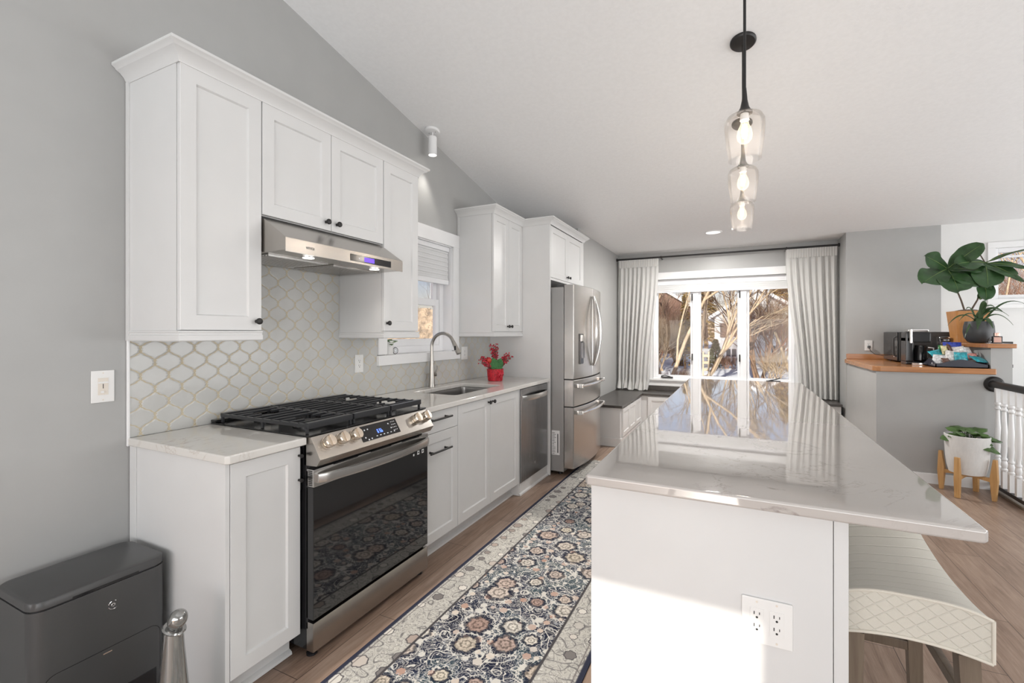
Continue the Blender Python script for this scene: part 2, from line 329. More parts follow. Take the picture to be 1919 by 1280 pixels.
def fabric(name, col, trans=0.35, rough=0.9, sc=500):
    m, n, l, b = newmat(name); out = n['Material Output']
    v = coords(n, l); w = noise_(n, l, v, sc, 2); bump_(n, l, w.outputs['Fac'], b, 0.25, 0.001)
    r = ramp(n, [(0.3, tuple(c*0.94 for c in col)), (0.7, col)]); l.new(w.outputs['Fac'], r.inputs[0]); l.new(r.outputs[0], b.inputs['Base Color'])
    b.inputs['Roughness'].default_value = rough; b.inputs['Specular IOR Level'].default_value = 0.15
    if trans:
        t = N(n, 'ShaderNodeBsdfTranslucent'); t.inputs[0].default_value = (*col, 1)
        mx = N(n, 'ShaderNodeMixShader'); mx.inputs[0].default_value = trans
        l.new(b.outputs[0], mx.inputs[1]); l.new(t.outputs[0], mx.inputs[2]); l.new(mx.outputs[0], out.inputs[0])
    return m
M['curtain'] = fabric('white_linen_curtain', (0.80, 0.795, 0.775), 0.38)
M['blind'] = fabric('white_cellular_shade', (0.90, 0.90, 0.90), 0.22)
def quilt(name, col):
    m, n, l, b = newmat(name)
    tc = N(n, 'ShaderNodeTexCoord'); sx = N(n, 'ShaderNodeSeparateXYZ'); l.new(tc.outputs['Object'], sx.inputs[0])
    b.inputs['Base Color'].default_value = (*col, 1); b.inputs['Roughness'].default_value = 0.8; b.inputs['Sheen Weight'].default_value = 0.2
    w = noise_(n, l, tc.outputs['Object'], 350, 2)
    def stripes(expr, per):
        a = math_(n, l, 'FRACT', math_(n, l, 'DIVIDE', expr, per)); a = math_(n, l, 'ABSOLUTE', math_(n, l, 'SUBTRACT', a, 0.5))
        r = ramp(n, [(0.0, (0, 0, 0)), (0.07, (1, 1, 1))]); l.new(a, r.inputs[0]); return r.outputs[0]
    X, Y, Z = sx.outputs
    wav = math_(n, l, 'MULTIPLY', math_(n, l, 'SINE', math_(n, l, 'MULTIPLY', X, 14.0)), 0.016)
    top = stripes(math_(n, l, 'ADD', math_(n, l, 'ADD', Y, math_(n, l, 'MULTIPLY', X, -0.45)), wav), 0.048)
    d1 = stripes(math_(n, l, 'ADD', math_(n, l, 'MULTIPLY', X, 0.8), Z), 0.034); d2 = stripes(math_(n, l, 'SUBTRACT', math_(n, l, 'MULTIPLY', X, 0.8), Z), 0.034)
    side = math_(n, l, 'MULTIPLY', d1, d2)
    ge = N(n, 'ShaderNodeNewGeometry'); gs = N(n, 'ShaderNodeSeparateXYZ'); l.new(ge.outputs['True Normal'], gs.inputs[0])
    up = math_(n, l, 'GREATER_THAN', gs.outputs[2], 0.6)
    mx = N(n, 'ShaderNodeMix'); l.new(up, mx.inputs[0]); l.new(side, mx.inputs[2]); l.new(top, mx.inputs[3])
    h = math_(n, l, 'ADD', mx.outputs[0], math_(n, l, 'MULTIPLY', w.outputs['Fac'], 0.15))
    bump_(n, l, h, b, 0.55, 0.004)
    l.new(mixc(n, l, mx.outputs[0], tuple(min(1, c*1.12) for c in col), col), b.inputs['Base Color'])
    return m
M['quilt'] = quilt('cream_quilted_upholstery', (0.60, 0.57, 0.50))
M['piping'] = plain('cream_piping', (0.66, 0.62, 0.54), 0.8, bump=0.3, bscale=300)
M['leaf'] = plain('fiddle_leaf_green', (0.032, 0.082, 0.026), 0.42, var=0.25, vscale=14, bump=0.3, bscale=25, bdist=0.003)
M['leaf_dark'] = plain('dark_green_leaf', (0.035, 0.075, 0.025), 0.35, var=0.25, vscale=20, bump=0.2, bscale=40, bdist=0.002)
M['leaf_mid'] = plain('trailing_green_leaf', (0.06, 0.12, 0.03), 0.4, var=0.3, vscale=25)
M['leaf_pale'] = plain('variegated_leaf', (0.28, 0.36, 0.22), 0.5, var=0.5, vscale=60)
M['stem'] = plain('brown_stem', (0.12, 0.085, 0.06), 0.7)
M['soil'] = plain('bark_mulch', (0.20, 0.15, 0.12), 0.95, var=0.5, vscale=60, bump=1.0, bscale=90, bdist=0.01)
M['pot_white'] = plain('white_ribbed_ceramic', (0.72, 0.715, 0.70), 0.55, var=0.03, vscale=60, bump=0.5, bscale=120, bdist=0.002, stretch=(1, 1, 0.35))
M['pot_black'] = plain('charcoal_ceramic', (0.045, 0.047, 0.05), 0.45)
M['basket_red'] = plain('red_woven_basket', (0.50, 0.012, 0.025), 0.45, var=0.4, vscale=90, bump=0.8, bscale=110, bdist=0.004)
M['berry'] = plain('dark_red_berry', (0.42, 0.015, 0.035), 0.25, var=0.5, vscale=70)
M['bauble'] = plain('red_glossy_bauble', (0.55, 0.05, 0.03), 0.25)
M['bow'] = plain('red_bow', (0.55, 0.01, 0.03), 0.45)
M['fir'] = plain('green_felt_leaf', (0.05, 0.17, 0.055), 0.8, var=0.3, vscale=90)
M['navy'] = plain('navy_tray', (0.028, 0.030, 0.045), 0.35)
def foil(name, col, rough=0.25):
    return plain(name, col, rough, var=0.35, vscale=45, bump=0.8, bscale=35, bdist=0.01, coat=0.4)
M['teal'] = foil('teal_wrapper', (0.02, 0.33, 0.40)); M['silver'] = foil('silver_wrapper', (0.62, 0.63, 0.64)); M['white_wrap'] = foil('white_wrapper', (0.72, 0.70, 0.68))
M['blue'] = foil('royal_blue_wrapper', (0.03, 0.06, 0.42)); M['yellow'] = foil('pale_yellow_sachet', (0.72, 0.66, 0.38)); M['green_wrap'] = foil('green_wrapper', (0.03, 0.22, 0.05)); M['rose'] = foil('rose_wrapper', (0.55, 0.25, 0.22)); M['brown_wrap'] = foil('brown_wrapper', (0.13, 0.06, 0.04))
M['perfume'] = plain('pink_perfume_glass', (0.70, 0.45, 0.38), 0.12, coat=0.6)
# outdoors
M['snow'] = plain('snow', (0.82, 0.84, 0.88), 0.75, var=0.03, vscale=1.5, bump=0.7, bscale=2.2, bdist=0.12)
M['ground'] = plain('winter_ground', (0.2, 0.17, 0.14), 0.9)
M['siding'] = plain('white_house_siding', (0.68, 0.68, 0.68), 0.7, var=0.05, stretch=(0.2, 0.2, 18), vscale=1.0)
M['siding_tan'] = plain('tan_house_siding', (0.55, 0.42, 0.30), 0.7, var=0.08, stretch=(0.2, 0.2, 18), vscale=1.0)
M['brick'] = plain('brown_brick', (0.17, 0.10, 0.075), 0.85, var=0.35, vscale=14)
M['roof_grey'] = plain('grey_shingles', (0.16, 0.155, 0.16), 0.9, var=0.2, vscale=30)
M['leaf_rib'] = plain('pale_leaf_midrib', (0.16, 0.24, 0.07), 0.5)
M['house_glass'] = plain('dark_house_window', (0.05, 0.06, 0.09), 0.1)
M['shutter'] = plain('brown_shutter', (0.12, 0.08, 0.065), 0.6)
M['fence'] = plain('weathered_fence', (0.40, 0.33, 0.24), 0.85, var=0.3, stretch=(14, 14, 1))
M['evergreen'] = plain('evergreen_foliage', (0.10, 0.12, 0.03), 0.85, var=0.5, vscale=3, bump=1, bscale=9, bdist=0.3)
M['evergreen_gold'] = plain('golden_cedar_foliage', (0.34, 0.22, 0.05), 0.85, var=0.5, vscale=3, bump=1, bscale=9, bdist=0.3)
M['hedge'] = plain('brown_winter_hedge', (0.46, 0.34, 0.23), 0.95, var=0.4, vscale=5, bump=1.0, bscale=8, bdist=0.3)

# ------------------------------------------------------------------ mesh helpers
class MB:
    def __init__(self): self.bm = bmesh.new()
    def merge(self, t, matrix=None):
        if matrix is not None: bmesh.ops.transform(t, matrix=matrix, verts=t.verts)
        me = bpy.data.meshes.new('tmp'); t.to_mesh(me); t.free(); self.bm.from_mesh(me); bpy.data.meshes.remove(me); return self
    def poly(self, verts, faces, matrix=None, bev=0, seg=2):
        t = bmesh.new(); vs = [t.verts.new(v) for v in verts]
        for f in faces: t.faces.new([vs[i] for i in f])
        bmesh.ops.recalc_face_normals(t, faces=t.faces)
        if bev: bmesh.ops.bevel(t, geom=list(t.edges), offset=bev, segments=seg, affect='EDGES', profile=0.6, clamp_overlap=True)
        return self.merge(t, matrix)
    def box(self, x0, x1, y0, y1, z0, z1, bev=0, seg=2, matrix=None):
        v = [(x, y, z) for x in (x0, x1) for y in (y0, y1) for z in (z0, z1)]
        return self.poly(v, [(0, 1, 3, 2), (4, 6, 7, 5), (0, 4, 5, 1), (2, 3, 7, 6), (0, 2, 6, 4), (1, 5, 7, 3)], matrix, bev, seg)
    def prism(self, pts, axis, lo, hi, bev=0, seg=2, matrix=None):
        # pts: 2-D outline on the plane across the axis (x: (y,z), y: (x,z), z: (x,y))
        def P(p, h): return (h, p[0], p[1]) if axis == 'x' else (p[0], h, p[1]) if axis == 'y' else (p[0], p[1], h)
        n = len(pts); v = [P(p, lo) for p in pts] + [P(p, hi) for p in pts]
        f = [tuple(range(n)), tuple(range(2*n-1, n-1, -1))] + [(i, (i+1) % n, n+(i+1) % n, n+i) for i in range(n)]
        return self.poly(v, f, matrix, bev, seg)
    def rings(self, rings, cap0=True, cap1=True, closed=True, matrix=None):
        t = bmesh.new(); R = [[t.verts.new(p) for p in r] for r in rings]; n = len(R[0])
        for a, b in zip(R, R[1:]):
            for i in range(n if closed else n-1):
                j = (i+1) % n
                try: t.faces.new((a[i], a[j], b[j], b[i]))
                except ValueError: pass
        if cap0 and closed: t.faces.new(R[0][::-1])
        if cap1 and closed: t.faces.new(R[-1])
        bmesh.ops.remove_doubles(t, verts=t.verts, dist=1e-6)
        bmesh.ops.recalc_face_normals(t, faces=t.faces)
        return self.merge(t, matrix)
    def lathe(self, prof, c=(0, 0, 0), n=32, axis='z', cap0=True, cap1=True, matrix=None):
        rs = []
        for r, h in prof:
            ring = []
            for i in range(n):
                a = 2*PI*i/n; p, q = max(r, 1e-5)*math.cos(a), max(r, 1e-5)*math.sin(a)
                v = (p, q, h) if axis == 'z' else (h, p, q) if axis == 'x' else (p, h, q)
                ring.append((v[0]+c[0], v[1]+c[1], v[2]+c[2]))
            rs.append(ring)
        return self.rings(rs, cap0, cap1, True, matrix)
    def tube(self, pts, r, n=10, cap=True):
        pts = [Vector(p) for p in pts]; m = len(pts)
        rr = r if isinstance(r, (list, tuple)) else [r]*m
        rs = []; up = None
        for i, p in enumerate(pts):
            d = (pts[min(i+1, m-1)]-pts[max(i-1, 0)]).normalized()
            if up is None: up = d.orthogonal().normalized()
            up = (up - d*up.dot(d)); up = up.normalized() if up.length > 1e-6 else d.orthogonal().normalized()
            sd = d.cross(up)
            rs.append([tuple(p+(up*math.cos(2*PI*k/n)+sd*math.sin(2*PI*k/n))*rr[i]) for k in range(n)])
        return self.rings(rs, cap, cap)
    def cyl(self, p0, p1, r, n=24, r1=None): return self.tube([p0, p1], [r, r if r1 is None else r1], n)
    def sphere(self, c, r, seg=16, rg=10, sc=(1, 1, 1), matrix=None):
        t = bmesh.new(); bmesh.ops.create_uvsphere(t, u_segments=seg, v_segments=rg, radius=r)
        for v in t.verts: v.co = Vector((v.co.x*sc[0]+c[0], v.co.y*sc[1]+c[1], v.co.z*sc[2]+c[2]))
        return self.merge(t, matrix)
    def grid(self, f, nu, nv, thick=0.0):
        def P(i, j): return Vector(f(i/nu, j/nv))
        top = [[P(i, j) for j in range(nv+1)] for i in range(nu+1)]
        t = bmesh.new(); V = [[t.verts.new(p) for p in row] for row in top]
        for i in range(nu):
            for j in range(nv): t.faces.new((V[i][j], V[i+1][j], V[i+1][j+1], V[i][j+1]))
        bmesh.ops.recalc_face_normals(t, faces=t.faces)
        if thick:
            t.normal_update(); bmesh.ops.solidify(t, geom=t.faces[:], thickness=thick)
        return self.merge(t)
    def sweep(self, path, prof, closed=False, side=1):
        # profile (out, z) carried along a 2-D path with mitred corners; out points to the path's right for side=1
        n = len(path); rs = []
        for i in range(n):
            p = Vector(path[i]); a = Vector(path[i-1]) if (i > 0 or closed) else None; b = Vector(path[(i+1) % n]) if (i < n-1 or closed) else None
            def nr(u, v): d = (v-u).normalized(); return Vector((d.y, -d.x))*side
            if a is None: m = nr(p, b)
            elif b is None: m = nr(a, p)
            else:
                n1, n2 = nr(a, p), nr(p, b); m = (n1+n2); m = m/(m.length_squared*0.5) if m.length > 1e-6 else n1
            rs.append([(p.x+m.x*o, p.y+m.y*o, z) for o, z in prof])
        if closed: rs.append(rs[0])
        return self.rings(rs, not closed, not closed)

def wloc(o):
    v = Vector((0, 0, 0))
    while o is not None: v += Vector(o.location); o = o.parent
    return v
def make(name, mb, mat, parent=None, angle=35, loc=None):
    bm = mb.bm; bmesh.ops.remove_doubles(bm, verts=bm.verts, dist=1e-5)
    off = wloc(parent) if parent else Vector(loc or (0, 0, 0))
    if off.length: bmesh.ops.translate(bm, vec=-off, verts=bm.verts)
    bm.normal_update(); lim = math.radians(angle)
    for f in bm.faces: f.smooth = True
    for e in bm.edges:
        if len(e.link_faces) == 2: e.smooth = e.calc_face_angle(0.0) < lim
        else: e.smooth = False
    me = bpy.data.meshes.new(name); bm.to_mesh(me); bm.free()
    for m in (mat if isinstance(mat, (list, tuple)) else [mat]): me.materials.append(m)
    o = bpy.data.objects.new(name, me); C.objects.link(o)
    if angle <= 35: wm = o.modifiers.new('weighted', 'WEIGHTED_NORMAL'); wm.keep_sharp = True; wm.weight = 100
    if parent: o.parent = parent
    else: o.location = off
    return o
def tag(o, label, cat, group=None, kind=None):
    if label: o['label'] = label
    if cat: o['category'] = cat
    if group: o['group'] = group
    if kind: o['kind'] = kind
    return o
def thing(name, label, cat, loc=(0, 0, 0), group=None):
    o = bpy.data.objects.new(name, None); C.objects.link(o); o.location = loc; o.empty_display_size = 0.05
    return tag(o, label, cat, group)
def single(name, mb, mat, label, cat, loc=None, group=None, kind=None, angle=35):
    return tag(make(name, mb, mat, None, angle, loc), label, cat, group, kind)
def struct(name, mb, mat, parent=None):
    o = make(name, mb, mat, parent)
    if not parent: o['kind'] = 'structure'
    return o
def dup(root, loc, label=None, group=None, rotz=None):
    r = root.copy(); C.objects.link(r); r.location = loc
    if rotz is not None: r.rotation_euler = (0, 0, rotz)
    if label: r['label'] = label
    if group: r['group'] = group
    for ch in list(root.children):
        c = ch.copy(); C.objects.link(c); c.parent = r
        for g in list(ch.children):
            d = g.copy(); C.objects.link(d); d.parent = c
    return r
def text(name, body, mat, parent, loc, rot, size, depth=0.0004):
    cu = bpy.data.curves.new(name, 'FONT'); cu.body = body; cu.size = size; cu.extrude = depth; cu.align_x = 'CENTER'; cu.align_y = 'CENTER'
    cu.materials.append(mat); fo = bpy.data.objects.new('tmp_text', cu); me = bpy.data.meshes.new_from_object(fo); me.name = name; bpy.data.objects.remove(fo)
    o = bpy.data.objects.new(name, me); C.objects.link(o)
    o.parent = parent; o.location = Vector(loc) - wloc(parent); o.rotation_euler = rot
    return o

# ------------------------------------------------------------------ the room
ZF = 2.53
def zc(y): return ZF if y > 4.94 else ZF + 0.197*(4.94 - y)
# left wall with the sink window's opening: kitchen run, then the thicker run beyond the fridge
w = MB(); T = -0.16
WY0, WY1, WZ0, WZ1 = 2.50, 3.335, 1.18, 2.09
w.prism([(-3.2, -0.02), (WY0, -0.02), (WY0, zc(WY0)+.05), (-3.2, zc(-3.2)+.05)], 'x', T, 0)
w.prism([(WY1, -0.02), (5.04, -0.02), (5.04, ZF+.1), (WY1, zc(WY1)+.1)], 'x', T, 0)
w.prism([(WY0, -0.02), (WY1, -0.02), (WY1, WZ0), (WY0, WZ0)], 'x', T, 0)
w.prism([(WY0, WZ1), (WY1, WZ1), (WY1, zc(WY1)+.1), (WY0, zc(WY0)+.1)], 'x', T, 0)
struct('wall_left', w, M['wall'])
w = MB(); w.box(-0.16, 0.585, 5.04, 7.2, -0.02, ZF+.1); struct('wall_left_dining', w, M['wall'])
# dining window wall
GX0, GX1, GZ0, GZ1 = 1.10, 2.93, 0.66, 2.13
w = MB(); YB = 7.02
w.box(0.585, GX0, YB, YB+.18, -0.02, ZF+.1); w.box(GX1, 3.6, YB, YB+.18, -0.02, ZF+.1)
w.box(GX0, GX1, YB, YB+.18, -0.02, GZ0); w.box(GX0, GX1, YB, YB+.18, GZ1, ZF+.1)
struct('wall_dining_window', w, M['wall'])
w = MB(); w.box(3.40, 4.262, 6.53, 7.02, -0.02, ZF+.1); struct('wall_alcove', w, M['wall'])
# white stair wall with a small high window
w = MB(); SX0, SX1, SZ0, SZ1 = 4.70, 5.75, 1.70, 2.24; YS = 6.535
w.box(4.262, SX0, YS, YS+.16, -1.4, ZF+.1); w.box(SX1, 7.1, YS, YS+.16, -1.4, ZF+.1); w.box(SX0, SX1, YS, YS+.16, -1.4, SZ0); w.box(SX0, SX1, YS, YS+.16, SZ1, ZF+.1)
struct('wall_stair', w, M['wall_white'])
w = MB(); w.box(7.0, 7.15, -3.2, 6.7, -1.4, 4.2); struct('wall_right', w, M['wall_white'])
# end wall behind the camera: a wide opening for the glazed door the sun shines through
w = MB(); DX0, DX1, DH = 0.66, 2.27, 2.18
w.box(-0.16, DX0, -3.2, -3.05, -0.02, 4.3); w.box(DX1, 7.1, -3.2, -3.05, -1.4, 4.3); w.box(DX0, DX1, -3.2, -3.05, DH, 4.3)
struct('wall_behind', w, M['wall_white'])
# half wall below the oak counter, and the raised pier beside the stair
w = MB(); w.box(3.41, 4.20, 5.265, 6.53, -0.02, 0.985); struct('wall_peninsula', w, M['wall'])
w = MB(); w.box(4.20, 4.335, 5.265, 6.53, -0.02, 1.212); struct('wall_pier', w, M['wall'])
# vaulted ceiling easing into the flat dining ceiling
cy = [(-3.2, zc(-3.2))] + [(4.94-.55, zc(4.94-.55))]
for k in range(1, 8):
    t = k/8; cy.append((4.39+1.1*t, ZF + 0.197*0.55*(1-t)**2))
cy += [(5.49, ZF), (7.2, ZF)]
w = MB(); w.prism(cy + [(7.2, ZF+.25), (5.0, ZF+.25), (-3.2, zc(-3.2)+.25)], 'x', -0.16, 7.15); struct('ceiling', w, M['ceiling'])
w = MB(); w.prism([(-0.16, -3.2), (4.22, -3.2), (4.22, 5.3), (4.22, 7.2), (-0.16, 7.2)], 'z', -0.12, 0.0); w.box(4.22, 7.1, -3.2, 1.2, -0.12, 0.0)
struct('floor', w, M['floor'])
w = MB(); w.box(4.22, 7.1, 1.2, 6.7, -1.5, -1.4); struct('floor_stair_landing', w, M['floor'])
# white baseboards
bprof = [(0, 0), (0.013, 0), (0.013, 0.075), (0.009, 0.088), (0, 0.09)]
w = MB(); w.sweep([(0, -3.0), (0, 0.99)], bprof); struct('baseboard_left', w, M['trim'])
w = MB(); w.sweep([(3.41, 7.0), (3.41, 5.265), (4.19, 5.265)], bprof, side=1); struct('baseboard_peninsula', w, M['trim'])
w = MB(); w.box(4.215, 4.235, 1.2, 5.26, -0.25, 0.004); struct('trim_1', w, M['trim'])

# ------------------------------------------------------------------ windows
def casement(name, x0, x1, z0, z1, y, f=0.045):
    root = thing(name, None, None, (x0, y, z0)); root['kind'] = 'structure'
    m = MB(); d0, d1 = y-.03, y+.03
    m.box(x0, x0+f, d0, d1, z0, z1, .004); m.box(x1-f, x1, d0, d1, z0, z1, .004); m.box(x0+f, x1-f, d0, d1, z0, z0+f, .004); m.box(x0+f, x1-f, d0, d1, z1-f, z1, .004)
    make('window_frame', m, M['pvc'], root)
    m = MB(); m.box(x0+f, x1-f, y-.003, y+.003, z0+f, z1-f); make('window_pane', m, M['pane'], root)
    return root
YG = YB+.10
root = thing('window_2', None, None, (GX0, YB, GZ0)); root['kind'] = 'structure'
m = MB()                                                   # jambs, mullions, casing
for a, b in ((GX0, 1.135), (1.655, 1.735), (2.275, 2.360), (2.895, GX1)): m.box(a, b, YG-.048, YG+.058, .684, 2.071, .004)
m.box(GX0, GX1, YG-.05, YG+.06, GZ0, 0.685, .003); m.box(GX0, GX1, YG-.05, YG+.06, 2.07, GZ1, .003)
make('window_frame', m, M['pvc'], root)
m = MB()
m.box(GX0-.09, GX1+.09, YB-.022, YB, GZ1, 2.225, .003); m.box(GX0-.09, GX0, YB-.02, YB, 0.56, GZ1, .003); m.box(GX1, GX1+.09, YB-.02, YB, 0.56, GZ1, .003)
m.box(GX0-.09, GX1+.09, YB-.012, YB, 2.225, 2.235, .002)
m.box(GX0-.1, GX1+.1, YB-.045, YB+.06, 0.64, 0.662, .004); m.box(GX0-.09, GX1+.09, YB-.018, YB, 0.56, 0.64, .003)
make('casing', m, M['trim'], root)
for a, b in ((1.135, 1.655), (1.735, 2.275), (2.360, 2.895)):
    m = MB(); f = .032
    m.box(a, a+f, YG-.02, YG+.03, .685, 2.07, .004); m.box(b-f, b, YG-.02, YG+.03, .685, 2.07, .004); m.box(a+f, b-f, YG-.019, YG+.029, .685, .685+f, .003); m.box(a+f, b-f, YG-.019, YG+.029, 2.04, 2.07, .003)
    s = make('sash', m, M['pvc'], root)
    m = MB(); m.box(a+f, b-f, YG, YG+.006, .685+f, 2.04); make('window_pane', m, M['pane'], s)
for x, z in ((1.648, 1.86), (1.648, 0.99), (2.268, 1.88), (2.268, 0.99)):      # sash locks on the mullions
    m = MB(); m.box(x-.006, x+.012, YG-.068, YG-.05, z-.05, z+.05, .004); make('sash_lock', m, M['black'], root)
for x, s in ((1.30, 1), (2.68, -1)):                                       # folding crank handles
    m = MB(); m.box(x-.085, x+.085, YG-.085, YG-.05, .676, .694, .006); m.tube([(x+.06*s, YG-.075, .69), (x-.03*s, YG-.085, .715), (x-.08*s, YG-.09, .735 if s < 0 else .70)], .007, 8)
    make('crank_handle', m, M['black'], root)
# sink window
root = thing('window_1', None, None, (0, WY0, WZ0)); root['kind'] = 'structure'
m = MB()
m.box(0, .02, WY0-.085, WY0, 1.19, 2.20, .003); m.box(0, .02, WY1, WY1+.085, 1.19, 2.20, .003); m.box(0, .022, WY0-.085, WY1+.085, WZ1, 2.20, .003)
m.box(0, .03, WY0-.095, WY1+.085, 1.115, 1.185, .003); m.box(-.155, .001, WY0+.001, WY1-.001, 1.166, 1.1845, .001)
make('casing', m, M['trim'], root)
m = MB(); a, b = -.155, -.085
m.box(-.085, 0, WY0, WY0+.006, WZ0, WZ1); m.box(-.085, 0, WY1-.006, WY1, WZ0, WZ1); m.box(-.085, 0, WY0, WY1, WZ1-.006, WZ1)
for y0, y1, z0, z1 in ((WY0, WY0+.06, 1.185, 2.085), (WY1-.06, WY1, 1.185, 2.085), (WY0+.06, WY1-.06, 1.185, 1.24), (WY0+.06, WY1-.06, 2.03, 2.085)): m.box(a, b, y0, y1, z0, z1, .004)
make('window_frame', m, M['pvc'], root)
for i, (z0, z1, x0) in enumerate(((1.24, 1.63, -.125), (1.575, 2.03, -.15))):
    m = MB(); y0, y1, f = WY0+.06, WY1-.06, .05
    m.box(x0, x0+.03, y0, y0+f, z0, z1, .003); m.box(x0, x0+.03, y1-f, y1, z0, z1, .003); m.box(x0+.001, x0+.029, y0+f, y1-f, z0, z0+.055, .002); m.box(x0+.001, x0+.029, y0+f, y1-f, z1-.055, z1, .002)
    s = make('sash', m, M['pvc'], root)
    m = MB(); m.box(x0+.012, x0+.018, y0+f, y1-f, z0+.055, z1-.055); make('window_pane', m, M['pane'], s)
# stair window
root = thing('window_3', None, None, (SX0, YS, SZ0)); root['kind'] = 'structure'
m = MB(); m.box(SX0-.06, SX1+.06, YS-.02, YS, SZ1, SZ1+.06, .003); m.box(SX0-.06, SX1+.06, YS-.02, YS, SZ0-.06, SZ0, .003); m.box(SX0-.06, SX0, YS-.02, YS, SZ0, SZ1, .003); m.box(SX1, SX1+.06, YS-.02, YS, SZ0, SZ1, .003)
m.box(SX0-.06, SX1+.06, YS-.05, YS, SZ0-.1, SZ0-.06, .003); make('casing', m, M['trim'], root)
m = MB()
for a in ((SX0, SX0+.045, SZ0, SZ1), (SX1-.045, SX1, SZ0, SZ1), (SX0+.045, SX1-.045, SZ0, SZ0+.045), (SX0+.045, SX1-.045, SZ1-.045, SZ1), (SX0+.045, SX1-.045, 2.14, 2.16)): m.box(a[0], a[1], YS+.04, YS+.10, a[2], a[3], .003)
make('window_frame', m, M['pvc'], root)
m = MB(); m.box(SX0+.045, SX1-.045, YS+.07, YS+.076, SZ0+.045, SZ1-.045); make('window_pane', m, M['pane'], root)
# glazed door frame in the end wall
root = thing('door_1', None, None, (DX0, -3.12, 0)); root['kind'] = 'structure'
m = MB()
for a, b in ((DX0, DX0+.05), (1.69, 1.74), (DX1-.05, DX1)): m.box(a, b, -3.16, -3.08, 0, DH)
m.box(DX0+.05, DX1-.05, -3.15, -3.09, DH-.05, DH); m.box(DX0+.05, DX1-.05, -3.15, -3.09, 0, .04); make('door_frame', m, M['pvc'], root)
m = MB(); m.box(DX0+.05, 1.69, -3.123, -3.117, .04, DH-.05); m.box(1.74, DX1-.05, -3.123, -3.117, .04, DH-.05); make('dimming_pane', m, M['sun_dim'], root)  # unseen panes, added to weaken the sun patch indoors

# ------------------------------------------------------------------ cabinets
def shaker(mb, u0, u1, z0, z1, face, axis='+x', t=.019, fr=.057, flat=False):
    def P(u, z, d): return (face-d, u, z) if axis == '+x' else (u, face+d, z)
    def ring(i, d): return [P(u0+i, z0+i, d), P(u1-i, z0+i, d), P(u1-i, z1-i, d), P(u0+i, z1-i, d)]
    R = [ring(0, t), ring(0, .0015), ring(.0015, 0)]
    if not flat: R += [ring(fr, 0), ring(fr+.005, .009)]
    return mb.rings(R)
def door_part(root, u0, u1, z0, z1, face, axis='+x', name='door', **k):
    return make(name, shaker(MB(), u0, u1, z0, z1, face, axis, **k), M['white'], root, 20)
def knob_part(parent, u, z, face, axis='+x', s=1.0):
    m = MB(); pr = [(.0075, 0), (.0075, .002), (.005, .004), (.0048, .011), (.009, .014), (.0135, .018), (.0142, .022), (.0125, .0265), (.008, .0285), (0, .029)]
    pr = [(r*s, h*s) for r, h in pr]
    if axis == '+x': m.lathe([(r, h) for r, h in pr], (face, u, z), 24, 'x')
    else: m.lathe([(r, -h) for r, h in pr], (u, face, z), 24, 'y')
    return make('knob', m, M['black'], parent)
def pull_part(parent, y0, y1, z, face):
    m = MB(); x = face+.032
    m.tube([(x, y0, z), (x, y1, z)], .006, 14)
    for y in (y0+.03, y1-.03): m.tube([(face, y, z), (face+.004, y, z), (x, y, z)], [.008, .0055, .0055], 12)
    for y in (y0, y1): m.sphere((x, y, z), .0062, 12, 8)
    return make('pull_handle', m, M['black'], parent)
def rail_mb(path, z0, z1, side=1):
    h = z1-z0
    return MB().sweep(path, [(-.018, z0), (.002, z0), (.006, z0+.004), (.006, z0+h*.55), (.002, z0+h*.62), (.002, z0+h*.8), (.005, z0+h*.85), (.005, z1), (-.018, z1)], side=side)
CROWN = [(0, 0), (.004, 0), (.006, .006), (.009, .010), (.014, .020), (.026, .032), (.037, .038), (.040, .040), (.042, .044), (.048, .048), (.054, .052), (.054, .062), (0, .062)]
XU, XB = .367, .625
UB, UT = 1.351, 2.372
# left tall wall cabinet
t = thing('wall_cabinet', 'white wall cabinet with one tall shaker door, left of the range hood', 'cabinet', (.18, 1.15, UB))
m = MB(); m.box(.002, XU-.021, .987, 1.3155, UB, UT, .001); m.box(.002, .022, .980, .987, UB-.04, UT-.01, .001); make('body', m, M['white'], t)
d = door_part(t, .990, 1.314, UB+.003, UT-.012, XU); knob_part(d, 1.29, UB+.042, XU)
make('light_rail', rail_mb([(0.003, .987), (XU, .987), (XU, 1.316)], UB-.041, UB, 1), M['white'], t)
m = MB(); m.box(.003, XU-.012, .989, 1.3155, UB-.014, UB-.0005); make('bottom_panel', m, M['white'], t)
# cabinet above the hood
t = thing('wall_cabinet', 'short white two-door wall cabinet directly above the range hood', 'cabinet', (.18, 1.70, 1.862))
m = MB(); m.box(.002, XU-.021, 1.317, 2.078, 1.862, UT, .001); make('body', m, M['white'], t)
d = door_part(t, 1.3185, 1.694, 1.865, UT-.012, XU); knob_part(d, 1.661, 1.905, XU)
d = door_part(t, 1.697, 2.077, 1.865, UT-.012, XU); knob_part(d, 1.730, 1.905, XU)
